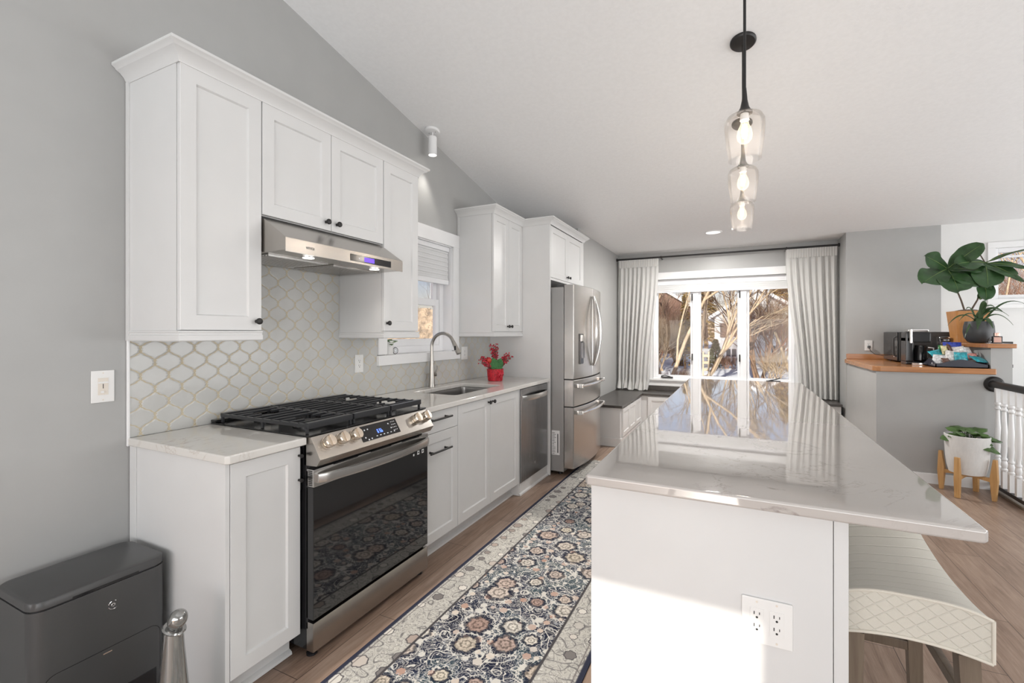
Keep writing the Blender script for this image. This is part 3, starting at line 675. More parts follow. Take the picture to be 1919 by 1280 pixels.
# narrow cabinet right of the hood
t = thing('wall_cabinet', 'narrow white wall cabinet between the range hood and the sink window', 'cabinet', (.18, 2.24, UB))
m = MB(); m.box(.002, XU-.021, 2.0795, 2.402, UB, UT, .001); make('body', m, M['white'], t)
d = door_part(t, 2.082, 2.400, UB+.003, UT-.012, XU); knob_part(d, 2.107, UB+.05, XU)
make('light_rail', rail_mb([(0.003, 2.0795), (XU, 2.0795), (XU, 2.402), (.003, 2.402)], UB-.041, UB, 1), M['white'], t)
m = MB(); m.box(.003, XU-.012, 2.082, 2.400, UB-.014, UB-.0005); make('bottom_panel', m, M['white'], t)
m = MB(); m.sweep([(0.002, .987), (XU, .987), (XU, 2.402), (.002, 2.402)], [(o-.0005, z+UT-.014) for o, z in CROWN])
m.box(.004, XU-.002, .989, 2.400, UT+.003, UT+.02)
single('crown_molding', m, M['white'], 'long white crown molding along the top of the cabinets over the range', 'molding', (.18, 1.7, UT))
# corner cabinet right of the window
t = thing('wall_cabinet', 'white two-door wall cabinet between the sink window and the fridge panel', 'cabinet', (.18, 3.7, UB))
m = MB(); m.box(.002, XU-.021, 3.421, 3.996, UB, UT+.015, .001); m.box(.002, .018, 3.415, 3.421, UB-.02, UT, .001); make('body', m, M['white'], t)
d = door_part(t, 3.423, 3.708, UB+.003, UT+.002, XU); knob_part(d, 3.681, UB+.05, XU)
d = door_part(t, 3.711, 3.994, UB+.003, UT+.002, XU); knob_part(d, 3.738, UB+.05, XU)
make('light_rail', rail_mb([(0.003, 3.421), (XU, 3.421), (XU, 3.996)], UB-.041, UB, 1), M['white'], t)
m = MB(); m.box(.003, XU-.012, 3.424, 3.995, UB-.014, UB-.0005); make('bottom_panel', m, M['white'], t)
# fridge surround: tall panel + deep cabinet
XF = .654
t = thing('fridge_cabinet', 'deep white cabinet and tall side panel built around the steel refrigerator', 'cabinet', (.33, 4.5, 0))
m = MB(); m.box(.002, XF, 3.998, 4.018, 0.002, UT, .0015); make('side_panel', m, M['white'], t)
m = MB(); m.box(.002, XF-.021, 4.018, 5.030, 1.845, UT, .001); m.box(XF-.021, XF, 4.018, 5.030, 1.845, 1.868, .001); m.box(XF-.021, XF, 4.972, 5.032, 1.845, UT, .001); make('body', m, M['white'], t)
d = door_part(t, 4.021, 4.492, 1.871, UT-.012, XF+.001); knob_part(d, 4.462, 1.913, XF+.001)
d = door_part(t, 4.495, 4.970, 1.871, UT-.012, XF+.001); knob_part(d, 4.525, 1.913, XF+.001)
m = MB(); m.sweep([(.002, 3.421), (XU, 3.421), (XU, 3.998), (XF, 3.998), (XF, 5.032), (.58, 5.032)], [(o+.0015, z+UT-.004) for o, z in CROWN]); m.box(.004, XU, 3.424, 4.02, UT+.016, UT+.03); m.box(.004, XF-.002, 4.02, 5.03, UT+.003, UT+.03)
single('crown_molding', m, M['white'], 'white crown molding stepping around the cabinet by the fridge', 'molding', (.3, 4.3, UT))

# ------------------------------------------------------------------ base run
CT = .914
def toekick(mb, y0, y1, x=.555):
    mb.box(.05, x, y0, y1, 0.002, .105); mb.prism([(x, .002), (x+.018, .002), (x+.016, .012), (x+.004, .02), (x, .02)], 'y', y0, y1)
t = thing('base_cabinet', 'white base cabinet left of the range with a single shaker door', 'cabinet', (.3, 1.16, 0))
m = MB(); m.box(.004, XB-.021, 1.001, 1.306, .100, CT-.032, .001); toekick(m, 1.008, 1.306); make('body', m, M['white'], t)
m = MB(); m.box(.004, XB, .998, 1.014, .002, CT-.032, .0015); m.box(.004, .05, .993, .998, .002, CT-.032, .0015); make('end_panel', m, M['white'], t)
door_part(t, 1.0165, 1.304, .103, CT-.04, XB)
m = MB(); m.box(XB-.019, XB-.004, 1.3062, 1.311, CT-.22, CT-.05, .001)                    # child latch on the door's edge
for z in (CT-.075, CT-.175): m.lathe([(.005, 0), (.004, .012), (.008, .015), (.0075, .021), (0, .022)], (XB, 1.296, z), 14, 'x')
make('child_latch', m, M['black'], t)
t = thing('drawer_cabinet', 'narrow white base cabinet of two drawers right of the range', 'cabinet', (.3, 2.28, 0))
m = MB(); m.box(.004, XB-.021, 2.092, 2.475, .100, CT-.032, .001); toekick(m, 2.092, 2.475); make('body', m, M['white'], t)
d = door_part(t, 2.095, 2.4735, CT-.165, CT-.04, XB, name='drawer', flat=True); pull_part(d, 2.15, 2.365, CT-.083, XB)
d = door_part(t, 2.095, 2.4735, .103, CT-.168, XB, name='drawer'); pull_part(d, 2.15, 2.362, .640, XB)
t = thing('sink_cabinet', 'white two-door sink base cabinet beside the dishwasher', 'cabinet', (.3, 2.92, 0))
m = MB(); m.box(.56, XB-.021, 2.476, 3.378, .100, CT-.032, .001); m.box(.004, .56, 2.476, 2.494, .1, CT-.032); m.box(.004, .56, 3.36, 3.378, .1, CT-.032); m.box(.004, .56, 2.494, 3.36, .1, .118); toekick(m, 2.476, 3.378); make('body', m, M['white'], t)
d = door_part(t, 2.4785, 2.902, .103, CT-.04, XB); knob_part(d, 2.872, CT-.072, XB)
d = door_part(t, 2.905, 3.3765, .103, CT-.04, XB); knob_part(d, 2.935, CT-.072, XB)
# dishwasher
t = thing('dishwasher', 'dark stainless dishwasher at the end of the counter, curved bar handle', 'dishwasher', (.3, 3.7, 0))
m = MB(); m.box(.01, XB-.02, 3.385, 3.994, .10, CT-.034); m.box(.02, XB, 3.379, 3.399, .002, CT-.033, .001); m.box(.02, XB, 3.983, 3.996, .002, CT-.033, .001); make('surround', m, M['white'], t)
m = MB(); m.box(.3, XB+.002, 3.3995, 3.9825, .002, .096, .002); m.prism([(XB+.002, .002), (XB+.016, .002), (XB+.014, .014), (XB+.002, .02)], 'y', 3.3795, 3.996); make('toe_panel', m, M['white'], t)
m = MB(); m.box(XB-.02, XB+.012, 3.4015, 3.9805, .102, CT-.040, .005); make('door', m, M['steel_dark'], t)
m = MB(); m.box(XB-.019, XB+.002, 3.3995, 3.9825, CT-.041, CT-.034); make('gap_strip', m, M['toe'], t)
m = MB(); n = 24; rs = []
for i in range(n+1):
    s = i/n; y = 3.425+s*.53; b = XB+.012+.052*math.sin(PI*s)**.55; z0 = .775
    rs.append([(b-.012, y, z0), (b, y, z0), (b+.004, y, z0+.02), (b, y, z0+.042), (b-.012, y, z0+.042)])
m.rings(rs); make('handle', m, M['steel'], t, 50)
m = MB(); m.lathe([(.011, 0), (.011, .001), (0, .0012)], (XB+.012, 3.685, .205), 20, 'x'); make('badge', m, M['chrome'], t)

# counters
def slab(mb, pts, z0, z1, hole=None, bev=.006):
    t_ = bmesh.new(); vs = [t_.verts.new((x, y, z1)) for x, y in pts]; es = [t_.edges.new((vs[i], vs[(i+1) % len(vs)])) for i in range(len(vs))]
    if hole:
        hv = [t_.verts.new((x, y, z1)) for x, y in hole]; es += [t_.edges.new((hv[i], hv[(i+1) % len(hv)])) for i in range(len(hv))]
        bmesh.ops.triangle_fill(t_, use_beauty=True, edges=es)
    else: t_.faces.new(vs)
    r = bmesh.ops.extrude_face_region(t_, geom=t_.faces[:]); bmesh.ops.translate(t_, vec=(0, 0, z0-z1), verts=[g for g in r['geom'] if isinstance(g, bmesh.types.BMVert)])
    bmesh.ops.recalc_face_normals(t_, faces=t_.faces)
    sharp = [e for e in t_.edges if len(e.link_faces) == 2 and e.calc_face_angle(0) > 1.0]
    bmesh.ops.bevel(t_, geom=sharp, offset=bev, segments=3, affect='EDGES', profile=.55, clamp_overlap=True)
    return mb.merge(t_)
def rounded(x0, x1, y0, y1, r, n=5):
    P = []
    for cx, cy, a in ((x1-r, y1-r, 0), (x0+r, y1-r, PI/2), (x0+r, y0+r, PI), (x1-r, y0+r, 1.5*PI)):
        for k in range(n+1): P.append((cx+r*math.cos(a+PI/2*k/n), cy+r*math.sin(a+PI/2*k/n)))
    return P
XC = .654
single('countertop', slab(MB(), [(.010, .985), (XC-.012, .985), (XC, .997), (XC, 1.3125), (.010, 1.3125)], CT-.0315, CT), M['quartz'], 'short white quartz countertop left of the gas range', 'countertop', (.3, 1.15, CT))
SK = (.125, .500, 2.64, 3.31)
single('countertop', slab(MB(), [(.010, 2.0885), (XC, 2.0885), (XC, 3.9965), (.010, 3.9965)], CT-.0315, CT, rounded(*SK, .03)), M['quartz'], 'long white quartz countertop holding the sink, right of the range', 'countertop', (.3, 3.0, CT))
# undermount sink
m = MB(); x0, x1, y0, y1 = SK; e = .004
def rr(i, z, r): return [(x, y, z) for x, y in rounded(x0+i, x1-i, y0+i, y1-i, r)]
m.rings([rr(-.02, CT-.034, .045), rr(-e, CT-.034, .034), rr(0, CT-.06, .03), rr(.004, CT-.22, .03), rr(.03, CT-.235, .03)], cap0=False)
m.lathe([(.055, .0), (.05, .002), (.045, -.004), (.0, -.006)], ((x0+x1)/2, (y0+y1)/2, CT-.2345), 24)
single('kitchen_sink', m, M['sink'], 'undermount stainless single-bowl sink below the faucet', 'sink', (.31, 2.97, CT-.24))
# faucet
t = thing('faucet', 'brushed nickel gooseneck pull-down faucet behind the sink', 'faucet', (.062, 2.96, CT))
bx = .062
m = MB(); m.lathe([(.026, .0005), (.026, .008), (.0245, .012), (.0235, .03), (.020, .10), (.0165, .17), (.0135, .235), (.0125, .26)], (bx, 2.96, CT), 28); make('base', m, M['nickel'], t)
pts = [(bx, 2.96, CT+.255), (bx, 2.96, CT+.30)]; R = .105
for k in range(0, 19): a = PI - PI*.86*k/18; pts.append((bx+R+R*math.cos(a), 2.96, CT+.320+R*math.sin(a)))
m = MB(); m.tube(pts, .0125, 16); make('neck', m, M['nickel'], t)
e = Vector(pts[-1]); dd = (Vector(pts[-1])-Vector(pts[-2])).normalized()
m = MB(); m.tube([e-dd*.005, e+dd*.004, e+dd*.02, e+dd*.09, e+dd*.108, e+dd*.112], [.0128, .0145, .0155, .0185, .0188, .016], 18); h = make('spray_head', m, M['nickel'], t)
m = MB(); b = e+dd*.055; m.box(b.x-.004, b.x+.013, 2.94, 2.9435, b.z-.02, b.z+.012, .002); make('spray_button', m, M['black_plastic'], h)
m = MB(); m.cyl((bx, 2.98, CT+.095), (bx, 3.008, CT+.095), .0155, 20); m.tube([(bx, 3.0, CT+.098), (bx+.012, 3.006, CT+.14), (bx+.016, 3.008, CT+.165)], [.006, .0052, .0056], 12); make('lever', m, M['nickel'], t)

# backsplash
m = MB(); m.box(.001, .009, .993, 2.412, CT+.0005, 1.338); m.box(.001, .009, 2.412, 3.42, CT+.0005, 1.113); m.box(.001, .009, 3.422, 3.997, CT+.0005, 1.338); m.box(.001, .009, 1.318, 2.078, 1.338, 1.73)
o = single('backsplash', m, M['tile'], 'pale arabesque tile backsplash with cream grout behind the counter', 'backsplash', (0, 0, 0))
m = MB(); m.box(.001, .012, .982, .993, CT-.034, 1.372, .004); single('edge_trim', m, M['trim'], 'slim white vertical trim strip ending the tile near the switch', 'trim', (0, .987, 1.1))

# ------------------------------------------------------------------ range hood
t = thing('range_hood', 'stainless under-cabinet range hood with a lit violet display', 'range hood', (.25, 1.70, 1.69))
y0, y1, zb, zt, xf = 1.321, 2.075, 1.692, 1.754, .512
m = MB(); m.prism([(.012, zb+.006), (xf-.004, zb+.006), (xf, zb), (xf, zt), (.372, 1.846), (.012, 1.858)], 'y', y0, y1, .002)
make('shell', m, M['steel_warm'], t)
m = MB(); m.box(xf-.001, xf+.0012, y0+.36, y0+.655, zb+.012, zb+.046, .0005); p = make('display', m, M['panel_black'], t)
m = MB(); m.box(xf+.0012, xf+.0018, y0+.455, y0+.525, zb+.018, zb+.040); make('display_light', m, M['violet_led'], p)
m = MB(); m.lathe([(.004, 0), (.004, .0006), (0, .0007)], (xf+.0012, y0+.42, zb+.029), 12, 'x'); make('power_button', m, M['icon'], p)
text('lettering', 'vesta', M['graphite'], t, (xf+.0006, y0+.125, zb+.033), (PI/2, 0, PI/2), .022, .0002)
for a in (y0+.03, y0+.395):
    m = MB(); m.box(.06, .36, a, a+.33, zb+.001, zb+.006, .001)
    for k in range(14): m.box(.075+k*.02, .083+k*.02, a+.012, a+.318, zb-.0015, zb+.001)
    make('filter', m, M['steel'], t)
for y in (1.50, 1.93):
    m = MB(); m.lathe([(.03, 0), (.03, -.003), (.026, -.004)], (.435, y, zb+.006), 24, cap0=True); f = make('lamp_ring', m, M['chrome'], t)
    m = MB(); m.lathe([(.025, 0), (.025, -.002), (0, -.0022)], (.435, y, zb+.0018), 24); make('lamp', m, M['led'], f)
    lamp('hood_lamp', 'SPOT', (.435, y, zb-.012), (0, 0, -1), 1.6, (1, .94, .84), spot_size=2.0, spot_blend=.8, shadow_soft_size=.03)

# ------------------------------------------------------------------ gas range
t = thing('gas_range', 'stainless slide-in gas range with black glass oven door', 'range', (.34, 1.70, 0))
y0, y1 = 1.3175, 2.0825
m = MB(); m.box(.03, .644, y0, y1, .035, .905, .002); m.box(.60, .652, y0+.001, y1-.001, .12, .775, .002); make('body', m, M['black_enamel'], t)
m = MB(); m.box(.014, .664, 1.306, 2.094, .9155, .9215, .003); m.box(.014, .05, 1.306, 2.094, .9215, .935, .004); make('cooktop', m, M['black_enamel'], t)
# slanted control panel
A, B = Vector((.669, 0, .914)), Vector((.724, 0, .826))
m = MB(); m.prism([(.63, .912), (A.x, A.z), (B.x, B.z), (.703, .797), (.63, .794)], 'y', y0, y1, .0025, 2); cp = make('control_panel', m, M['steel_warm'], t)
dn = Vector((.848, 0, .530)); sl = (B-A).normalized()
def onp(s, y, h=0): v = A.lerp(B, s)+dn*h; return Vector((v.x, y, v.z))
def slanted_box(mb, ya, yb, s0, s1, h0, h1, bev=0):
    c = [onp(s, y, h) for h in (h0, h1) for s in (s0, s1) for y in (ya, yb)]
    mb.poly([tuple(v) for v in c], [(0, 1, 3, 2), (4, 6, 7, 5), (0, 4, 5, 1), (2, 3, 7, 6), (0, 2, 6, 4), (1, 5, 7, 3)], None, bev)
m = MB(); slanted_box(m, 1.565, 1.820, .08, .80, -.001, .0012, .0004); tp = make('touch_panel', m, M['panel_black'], cp)
m = MB(); rnd = random.Random(4)
for k in range(6): slanted_box(m, 1.655+k*.024, 1.664+k*.024, .66, .70, .0012, .0016)
for a, b in ((1.595, .25), (1.615, .24), (1.585, .60), (1.60, .72), (1.62, .70), (1.755, .22), (1.765, .45)): slanted_box(m, a, a+.007, b, b+.06, .0012, .0016)
for r in range(4):
    for c in range(3): slanted_box(m, 1.779+c*.011, 1.783+c*.011, .18+r*.14, .22+r*.14, .0012, .0016)
make('key_marks', m, M['icon'], tp)['kind'] = 'stuff'
def digit(mb, y, segs, w=.009, s0=.34, s1=.58):
    q = .0024; ms = (s0+s1)/2; tq = .022
    box = {'a': (y, y+w, s0, s0+tq), 'g': (y, y+w, ms-tq/2, ms+tq/2), 'd': (y, y+w, s1-tq, s1), 'f': (y, y+q, s0, ms), 'e': (y, y+q, ms, s1), 'b': (y+w-q, y+w, s0, ms), 'c': (y+w-q, y+w, ms, s1)}
    for k in segs: slanted_box(mb, *box[k], .0012, .0018)
m = MB(); digit(m, 1.672, 'afedcg', .0075, .38, .56); digit(m, 1.687, 'afgcd', .0075, .38, .56); digit(m, 1.698, 'fedc', .0075, .38, .56); make('clock_digits', m, M['blue_led'], tp)
for y in (1.384, 1.458, 1.535, 1.967, 2.046):
    m = MB(); rot = dn.to_track_quat('Z', 'Y').to_matrix().to_4x4(); mt = Matrix.Translation(onp(.40, y)) @ rot
    m.lathe([(.029, 0), (.029, .004), (.0245, .005), (.0245, .009), (.027, .0105), (.027, .026), (.0245, .030), (0, .030)], (0, 0, 0), 12, matrix=mt)
    m.box(-.0075, .0075, -.024, .024, .0295, .0365, .002, matrix=mt)
    make('knob', m, M['knob_steel'], cp, 25)
# oven door
m = MB(); m.box(.640, .683, y0+.001, y1-.001, .163, .708, .003); dr = make('oven_door', m, M['oven_glass'], t)
m = MB(); m.box(.640, .686, y0+.001, y1-.001, .7085, .781, .003); bd = make('door_band', m, M['steel'], dr)
m = MB()
for k in range(9): m.box(.655, .676, y0-.0005, y0+.0012, .7145+k*.0072, .718+k*.0072)
make('side_louvre', m, M['slot'], bd)
for a, b in ((1.42, 1.56), (1.64, 1.78), (1.86, 2.0)): m = MB(); m.box(.672, .6865, a, b, .7775, .7815); make('vent_slot', m, M['slot'], bd)
m = MB(); rs = []
for i in range(29):
    s = i/28; y = y0+.012+s*(y1-y0-.024); b = .690+.052*(math.sin(PI*s)**.6); z = .727
    rs.append([(b-.006, y, z), (b+.010, y, z), (b+.013, y, z+.016), (b+.010, y, z+.034), (b-.006, y, z+.034)])
m.rings(rs); make('handle', m, M['steel'], dr, 50)
for y, s in ((1.955, .011), (1.99, .02), (2.028, .02)):
    m = MB(); m.box(.683, .6836, y, y+s*.9, .682, .682+s); st_ = make('sticker', m, M['label_white'], dr)
    if s > .015: m = MB(); m.box(.6836, .684, y+.004, y+.014, .688, .696); make('sticker_mark', m, M['slot'], dr)
m = MB(); m.box(.640, .683, y0+.001, y1-.001, .030, .150, .003); make('storage_drawer', m, M['steel_warm'], t)
for y in (y0+.03, y1-.03):
    for x in (.10, .64): m = MB(); m.lathe([(.022, .0), (.022, .008), (.010, .012), (.010, .036)], (x, y, .001), 16); make('foot', m, M['black_plastic'], t)
# burners and grates
for x, y, r in ((.20, 1.46, .038), (.49, 1.46, .047), (.35, 1.70, .050), (.20, 1.94, .034), (.49, 1.94, .047)):
    m = MB(); m.lathe([(r*1.5, .0005), (r*1.5, .004), (r*1.1, .007), (r*1.1, .016), (r*.98, .018)], (x, y, .9215), 28); b = make('burner', m, M['black_enamel'], t)
    m = MB(); m.lathe([(r, 0), (r, .005), (r*.9, .0075), (0, .008)], (x, y, .9395), 28); make('burner_cap', m, M['toe'], b)
for i, (a, b) in enumerate(((1.325, 1.570), (1.578, 1.822), (1.830, 2.075))):
    m = MB(); zt = .966; q = .0052
    def bar(p0, p1, h=.014, w=.0044):
        p0, p1 = Vector(p0), Vector(p1); d = (p1-p0); L = d.length; an = math.atan2(d.y, d.x)
        m.box(0, L, -w, w, -h, 0, .003, 2, Matrix.Translation(p0) @ Matrix.Rotation(an, 4, 'Z'))
    bar((.065, a, zt), (.065, b, zt), .018, .009); bar((.632, a+.001, zt+.002), (.632, b-.001, zt+.002), .026, .0125)
    for y in (a+.006, b-.006): bar((.06, y, zt-.003), (.637, y, zt-.003), .016, .006)
    for k in range(9):
        x = .125+k*.0575
        if i == 1: bar((x, a, zt), (x, b, zt))
        else:
            c = (a+b)/2
            if k in (1, 2, 6, 7): bar((x, a, zt), (x, c-.045, zt)); bar((x, c+.045, zt), (x, b, zt))
            else: bar((x, a, zt), (x, b, zt))
    for x in (.065, .35, .632):
        for y in (a+.006, b-.006): m.box(x-.006, x+.006, y-.005, y+.005, .9222, zt-.008, .002)
    make('grate', m, M['iron'], t)

# ------------------------------------------------------------------ refrigerator
t = thing('refrigerator', 'stainless french-door refrigerator with two bottom drawers inside the white surround', 'refrigerator', (.45, 4.5, 0))
y0, y1 = 4.040, 4.955
m = MB(); m.box(.06, .775, y0, y1, .035, 1.775, .004); make('body', m, M['steel_grey'], t)
for ya in (y0+.01, y1-.10): m = MB(); m.box(.70, .80, ya, ya+.09, 1.776, 1.802, .006); make('hinge_cover', m, M['graphite'], t)
def bow(y): s = (y-y0)/(y1-y0); return .874+.045*(1-(2*s-1)**2)
def fdoor(name, ya, yb, z0, z1):
    m = MB(); n = 20; R = []
    ys = [ya+(yb-ya)*k/n for k in range(n+1)]
    out = [(.782, ya), (bow(ya)-.006, ya)] + [(bow(min(max(y, ya+.005), yb-.005)), min(max(y, ya+.005), yb-.005)) for y in ys] + [(bow(yb)-.006, yb), (.782, yb)]
    m.rings([[(x-.003 if x > .8 else x, y, z0) for x, y in out], [(x, y, z0+.004) for x, y in out], [(x, y, z1-.004) for x, y in out], [(x-.003 if x > .8 else x, y, z1) for x, y in out]])
    return make(name, m, M['steel'], t, 30)
mid = (y0+y1)/2
dl = fdoor('door', y0, mid-.0025, .912, 1.795); dR = fdoor('door', mid+.0025, y1, .912, 1.795)
d1 = fdoor('freezer_drawer', y0, y1, .655, .900); d2 = fdoor('freezer_drawer', y0, y1, .075, .643)
for z in (.906, .649):
    m = MB(); m.box(.5, .868, y0+.003, y1-.003, z-.007, z+.007); make('gasket', m, M['toe'], t)
def vbar(y, parent, sgn):
    m = MB(); n = 26; pts = []
    for k in range(n+1):
        s = k/n; z = 1.015+s*.695; o = math.sin(PI*s)
        pts.append((bow(y)+.012+.048*o**.8, y+sgn*(.012+.055*o), z))
    m.tube(pts, [.011+.006*math.sin(PI*k/n) for k in range(n+1)], 12); return make('handle', m, M['steel'], parent)
vbar(mid-.01, dl, -1); vbar(mid+.01, dR, 1)
def hbar(z, parent):
    m = MB(); n = 26; pts = []
    for k in range(n+1):
        s = k/n; y = y0+.085+s*(y1-y0-.17); pts.append((bow(y)+.044, y, z))
    m.tube(pts, .0125, 12)
    for y in (y0+.085, y1-.085): m.box(bow(y)-.004, bow(y)+.055, y-.018, y+.018, z-.02, z+.02, .006)
    return make('handle', m, M['chrome'], parent)
hbar(.842, d1); hbar(.588, d2)
m = MB(); ya, yb = 4.150, 4.300; xx = bow(4.225)+.001
m.box(bow(ya)-.03, xx+.001, ya, yb, 1.045, 1.335, .006); dp = make('dispenser', m, M['panel_black'], dl)
m = MB(); m.box(xx, xx+.003, ya+.008, yb-.008, 1.262, 1.322, .002); make('dispenser_panel', m, M['chrome'], dp)
m = MB(); m.box(xx, xx+.006, ya+.03, yb-.03, 1.10, 1.25, .004); make('dispenser_paddle', m, M['steel_dark'], dp)
m = MB(); m.box(.655, .735, y0-.001, y0+.0005, .19, .42)
make('energy_label', m, M['label_white'], t)
m = MB(); rnd = random.Random(3)
for k in range(14): a = .66+.0*k; m.box(.66, .66+rnd.uniform(.02, .04), y0-.0016, y0-.001, .2+k*.015, .204+k*.015)
m.box(.712, .722, y0-.0016, y0-.001, .21, .39); make('label_print', m, M['graphite'], t)
for x in (.12, .72):
    for y in (y0+.06, y1-.06): m = MB(); m.lathe([(.02, .001), (.02, .036)], (x, y, 0), 14); make('foot', m, M['black_plastic'], t)

# ------------------------------------------------------------------ island
t = thing('kitchen_island', 'large white kitchen island with a pale quartz top', 'island', (2.2, 3.0, 0))
IX0, IX1, IY0, IY1, IZ = 1.832, 2.742, 1.331, 4.580, .914
m = MB(); m.box(1.862, 2.462, IY0+.055, 4.55, .002, IZ-.0315, .001); make('body', m, M['white'], t)
m = MB(); m.box(1.842, 2.464, 1.365, 1.385, .002, IZ-.0315, .001); m.box(2.4655, 2.496, 1.3645, 1.385, .002, IZ-.0315, .001); m.box(1.842, 1.862, 1.385, 4.55, .002, IZ-.0315); m.box(2.462, 2.496, 1.385, 4.55, .002, IZ-.0315, .001); make('end_panel', m, M['white'], t)
c = .008
make('countertop', slab(MB(), [(IX0+c, IY0), (IX1-c, IY0), (IX1, IY0+c), (IX1, IY1), (IX0, IY1), (IX0, IY0+c)], IZ-.031, IZ, None, .007), M['quartz_island'], t)

# ------------------------------------------------------------------ wall plates
def plate(axis, u, z, face, w, h, label, kind):
    # axis '+x': on a wall facing +x at u=y; '-y': on a face looking -y at u=x
    t = thing('wall_outlet' if kind != 'dimmer' else 'dimmer_switch', label, 'outlet' if kind != 'dimmer' else 'light switch', ((face, u, z) if axis == '+x' else (u, face, z)))
    def bx(mb, a0, a1, z0, z1, d0, d1, bev=0):
        if axis == '+x': mb.box(face+d0, face+d1, u+a0, u+a1, z+z0, z+z1, bev)
        else: mb.box(u+a0, u+a1, face-d1, face-d0, z+z0, z+z1, bev)
    def disc(mb, a, b, r, d0, d1):
        if axis == '+x': mb.lathe([(r, face+d0), (r, face+d1)], (0, u+a, z+b), 14, 'x')
        else: mb.lathe([(r, face-d0), (r, face-d1)], (u+a, 0, z+b), 14, 'y')
    m = MB(); bx(m, -w/2, w/2, -h/2, h/2, 0, .006, .0025); make('cover_plate', m, M['plastic_white'], t)
    gangs = [0] if kind != 'double' else [-.023, .023]
    for g in gangs:
        m = MB(); disc(m, g, h*.42, .0028, .005, .0066); disc(m, g, -h*.42, .0028, .005, .0066); make('screw', m, M['plastic_almond'], t)
        m = MB(); bx(m, g-.0165, g+.0165, -.033, .033, .004, .0072, .0008)
        f = make('dimmer_body' if kind == 'dimmer' else 'socket', m, M['plastic_almond'] if kind == 'dimmer' else M['plastic_white'], t)
        if kind == 'dimmer':
            m = MB(); bx(m, -.016, .016, .012, .019, .0072, .0095, .001); make('slider', m, M['plastic_white'], f)
            m = MB(); bx(m, -.0012, .0012, -.008, .010, .0072, .0074); make('slot', m, M['slot'], f)
            m = MB(); bx(m, -.008, .002, -.026, -.017, .0072, .0105, .0012); make('button', m, M['plastic_white'], f)
        else:
            m = MB()
            for zz in (.017, -.015):
                bx(m, g-.0075, g-.0052, zz-.001, zz+.0075, .0070, .0075); bx(m, g+.0052, g+.0072, zz, zz+.0065, .0070, .0075); disc(m, g, zz-.0075, .0029, .0070, .0075)
            make('slots', m, M['slot'], f)
    return t
plate('-y', 2.318, .583, 1.3645, .118, .118, 'white double outlet plate on the island end panel', 'double')
plate('+x', .906, 1.133, 0, .073, .125, 'white dimmer switch on the grey wall left of the cabinets', 'dimmer')
plate('+x', 2.240, 1.142, .0095, .070, .116, 'white outlet on the tile backsplash just right of the range', 'outlet')
plate('+x', 3.515, 1.160, .0095, .100, .116, 'white outlet on the tile right of the sink window, behind the faucet', 'outlet')
t = plate('-y', 3.615, 1.197, 6.529, .072, .117, 'white outlet with a plug on the grey wall left of the microwave', 'outlet')
m = MB(); m.box(3.602, 3.628, 6.488, 6.523, 1.165, 1.195, .006); pl = make('plug', m, M['graphite'], t)
m = MB(); m.tube([(3.615, 6.490, 1.17), (3.625, 6.47, 1.13), (3.66, 6.46, 1.10), (3.74, 6.47, 1.085)], .0035, 8); make('cord', m, M['graphite'], t)

# ------------------------------------------------------------------ runner rug
def rugf(u, v):
    x = -.44+.88*u; y = .35+4.31*v; return (1.262+x, y, .006 + .0012*noise.noise(Vector((x*6, y*5, 3))))
m = MB(); m.box(1.262-.45, 1.262+.45, .35, 4.66, .0015, .0085, .003)
single('runner_rug', m, M['rug'], 'long navy and cream oriental runner rug between cabinets and island', 'rug', (1.262, 2.5, .0015))

# ------------------------------------------------------------------ bench under the dining window
t = thing('window_bench', 'white L-shaped storage bench with a dark top in the dining corner', 'bench', (.8, 6.4, 0))
BZ = .49
m = MB(); m.box(.588, 1.005, 5.335, 6.57, .002, BZ-.03, .001); m.box(.588, 3.36, 6.57, 7.0, .002, BZ-.03, .001); make('body', m, M['white'], t)
m = MB(); m.box(.605, 1.012, 5.322, 5.335, .002, .10, .002); m.box(1.005, 1.018, 5.335, 6.56, .002, .10, .002); make('kickboard', m, M['white'], t)
m = MB(); slab(m, [(.587, 5.305), (1.035, 5.305), (1.035, 6.545), (3.37, 6.545), (3.37, 7.005), (.587, 7.005)], BZ-.03, BZ, None, .004); m.box(1.0, 3.0, 6.985, 7.015, BZ+.001, BZ+.07, .004); make('seat_top', m, M['bench_top'], t)
for a, b in ((5.40, 5.77), (5.775, 6.145), (6.15, 6.52)): door_part(t, a, b, .11, BZ-.045, 1.0245, fr=.05)
for a, b in ((1.11, 1.62), (1.625, 2.13), (2.135, 2.64)): door_part(t, a, b, .06, BZ-.045, 6.551, '-y', fr=.05)

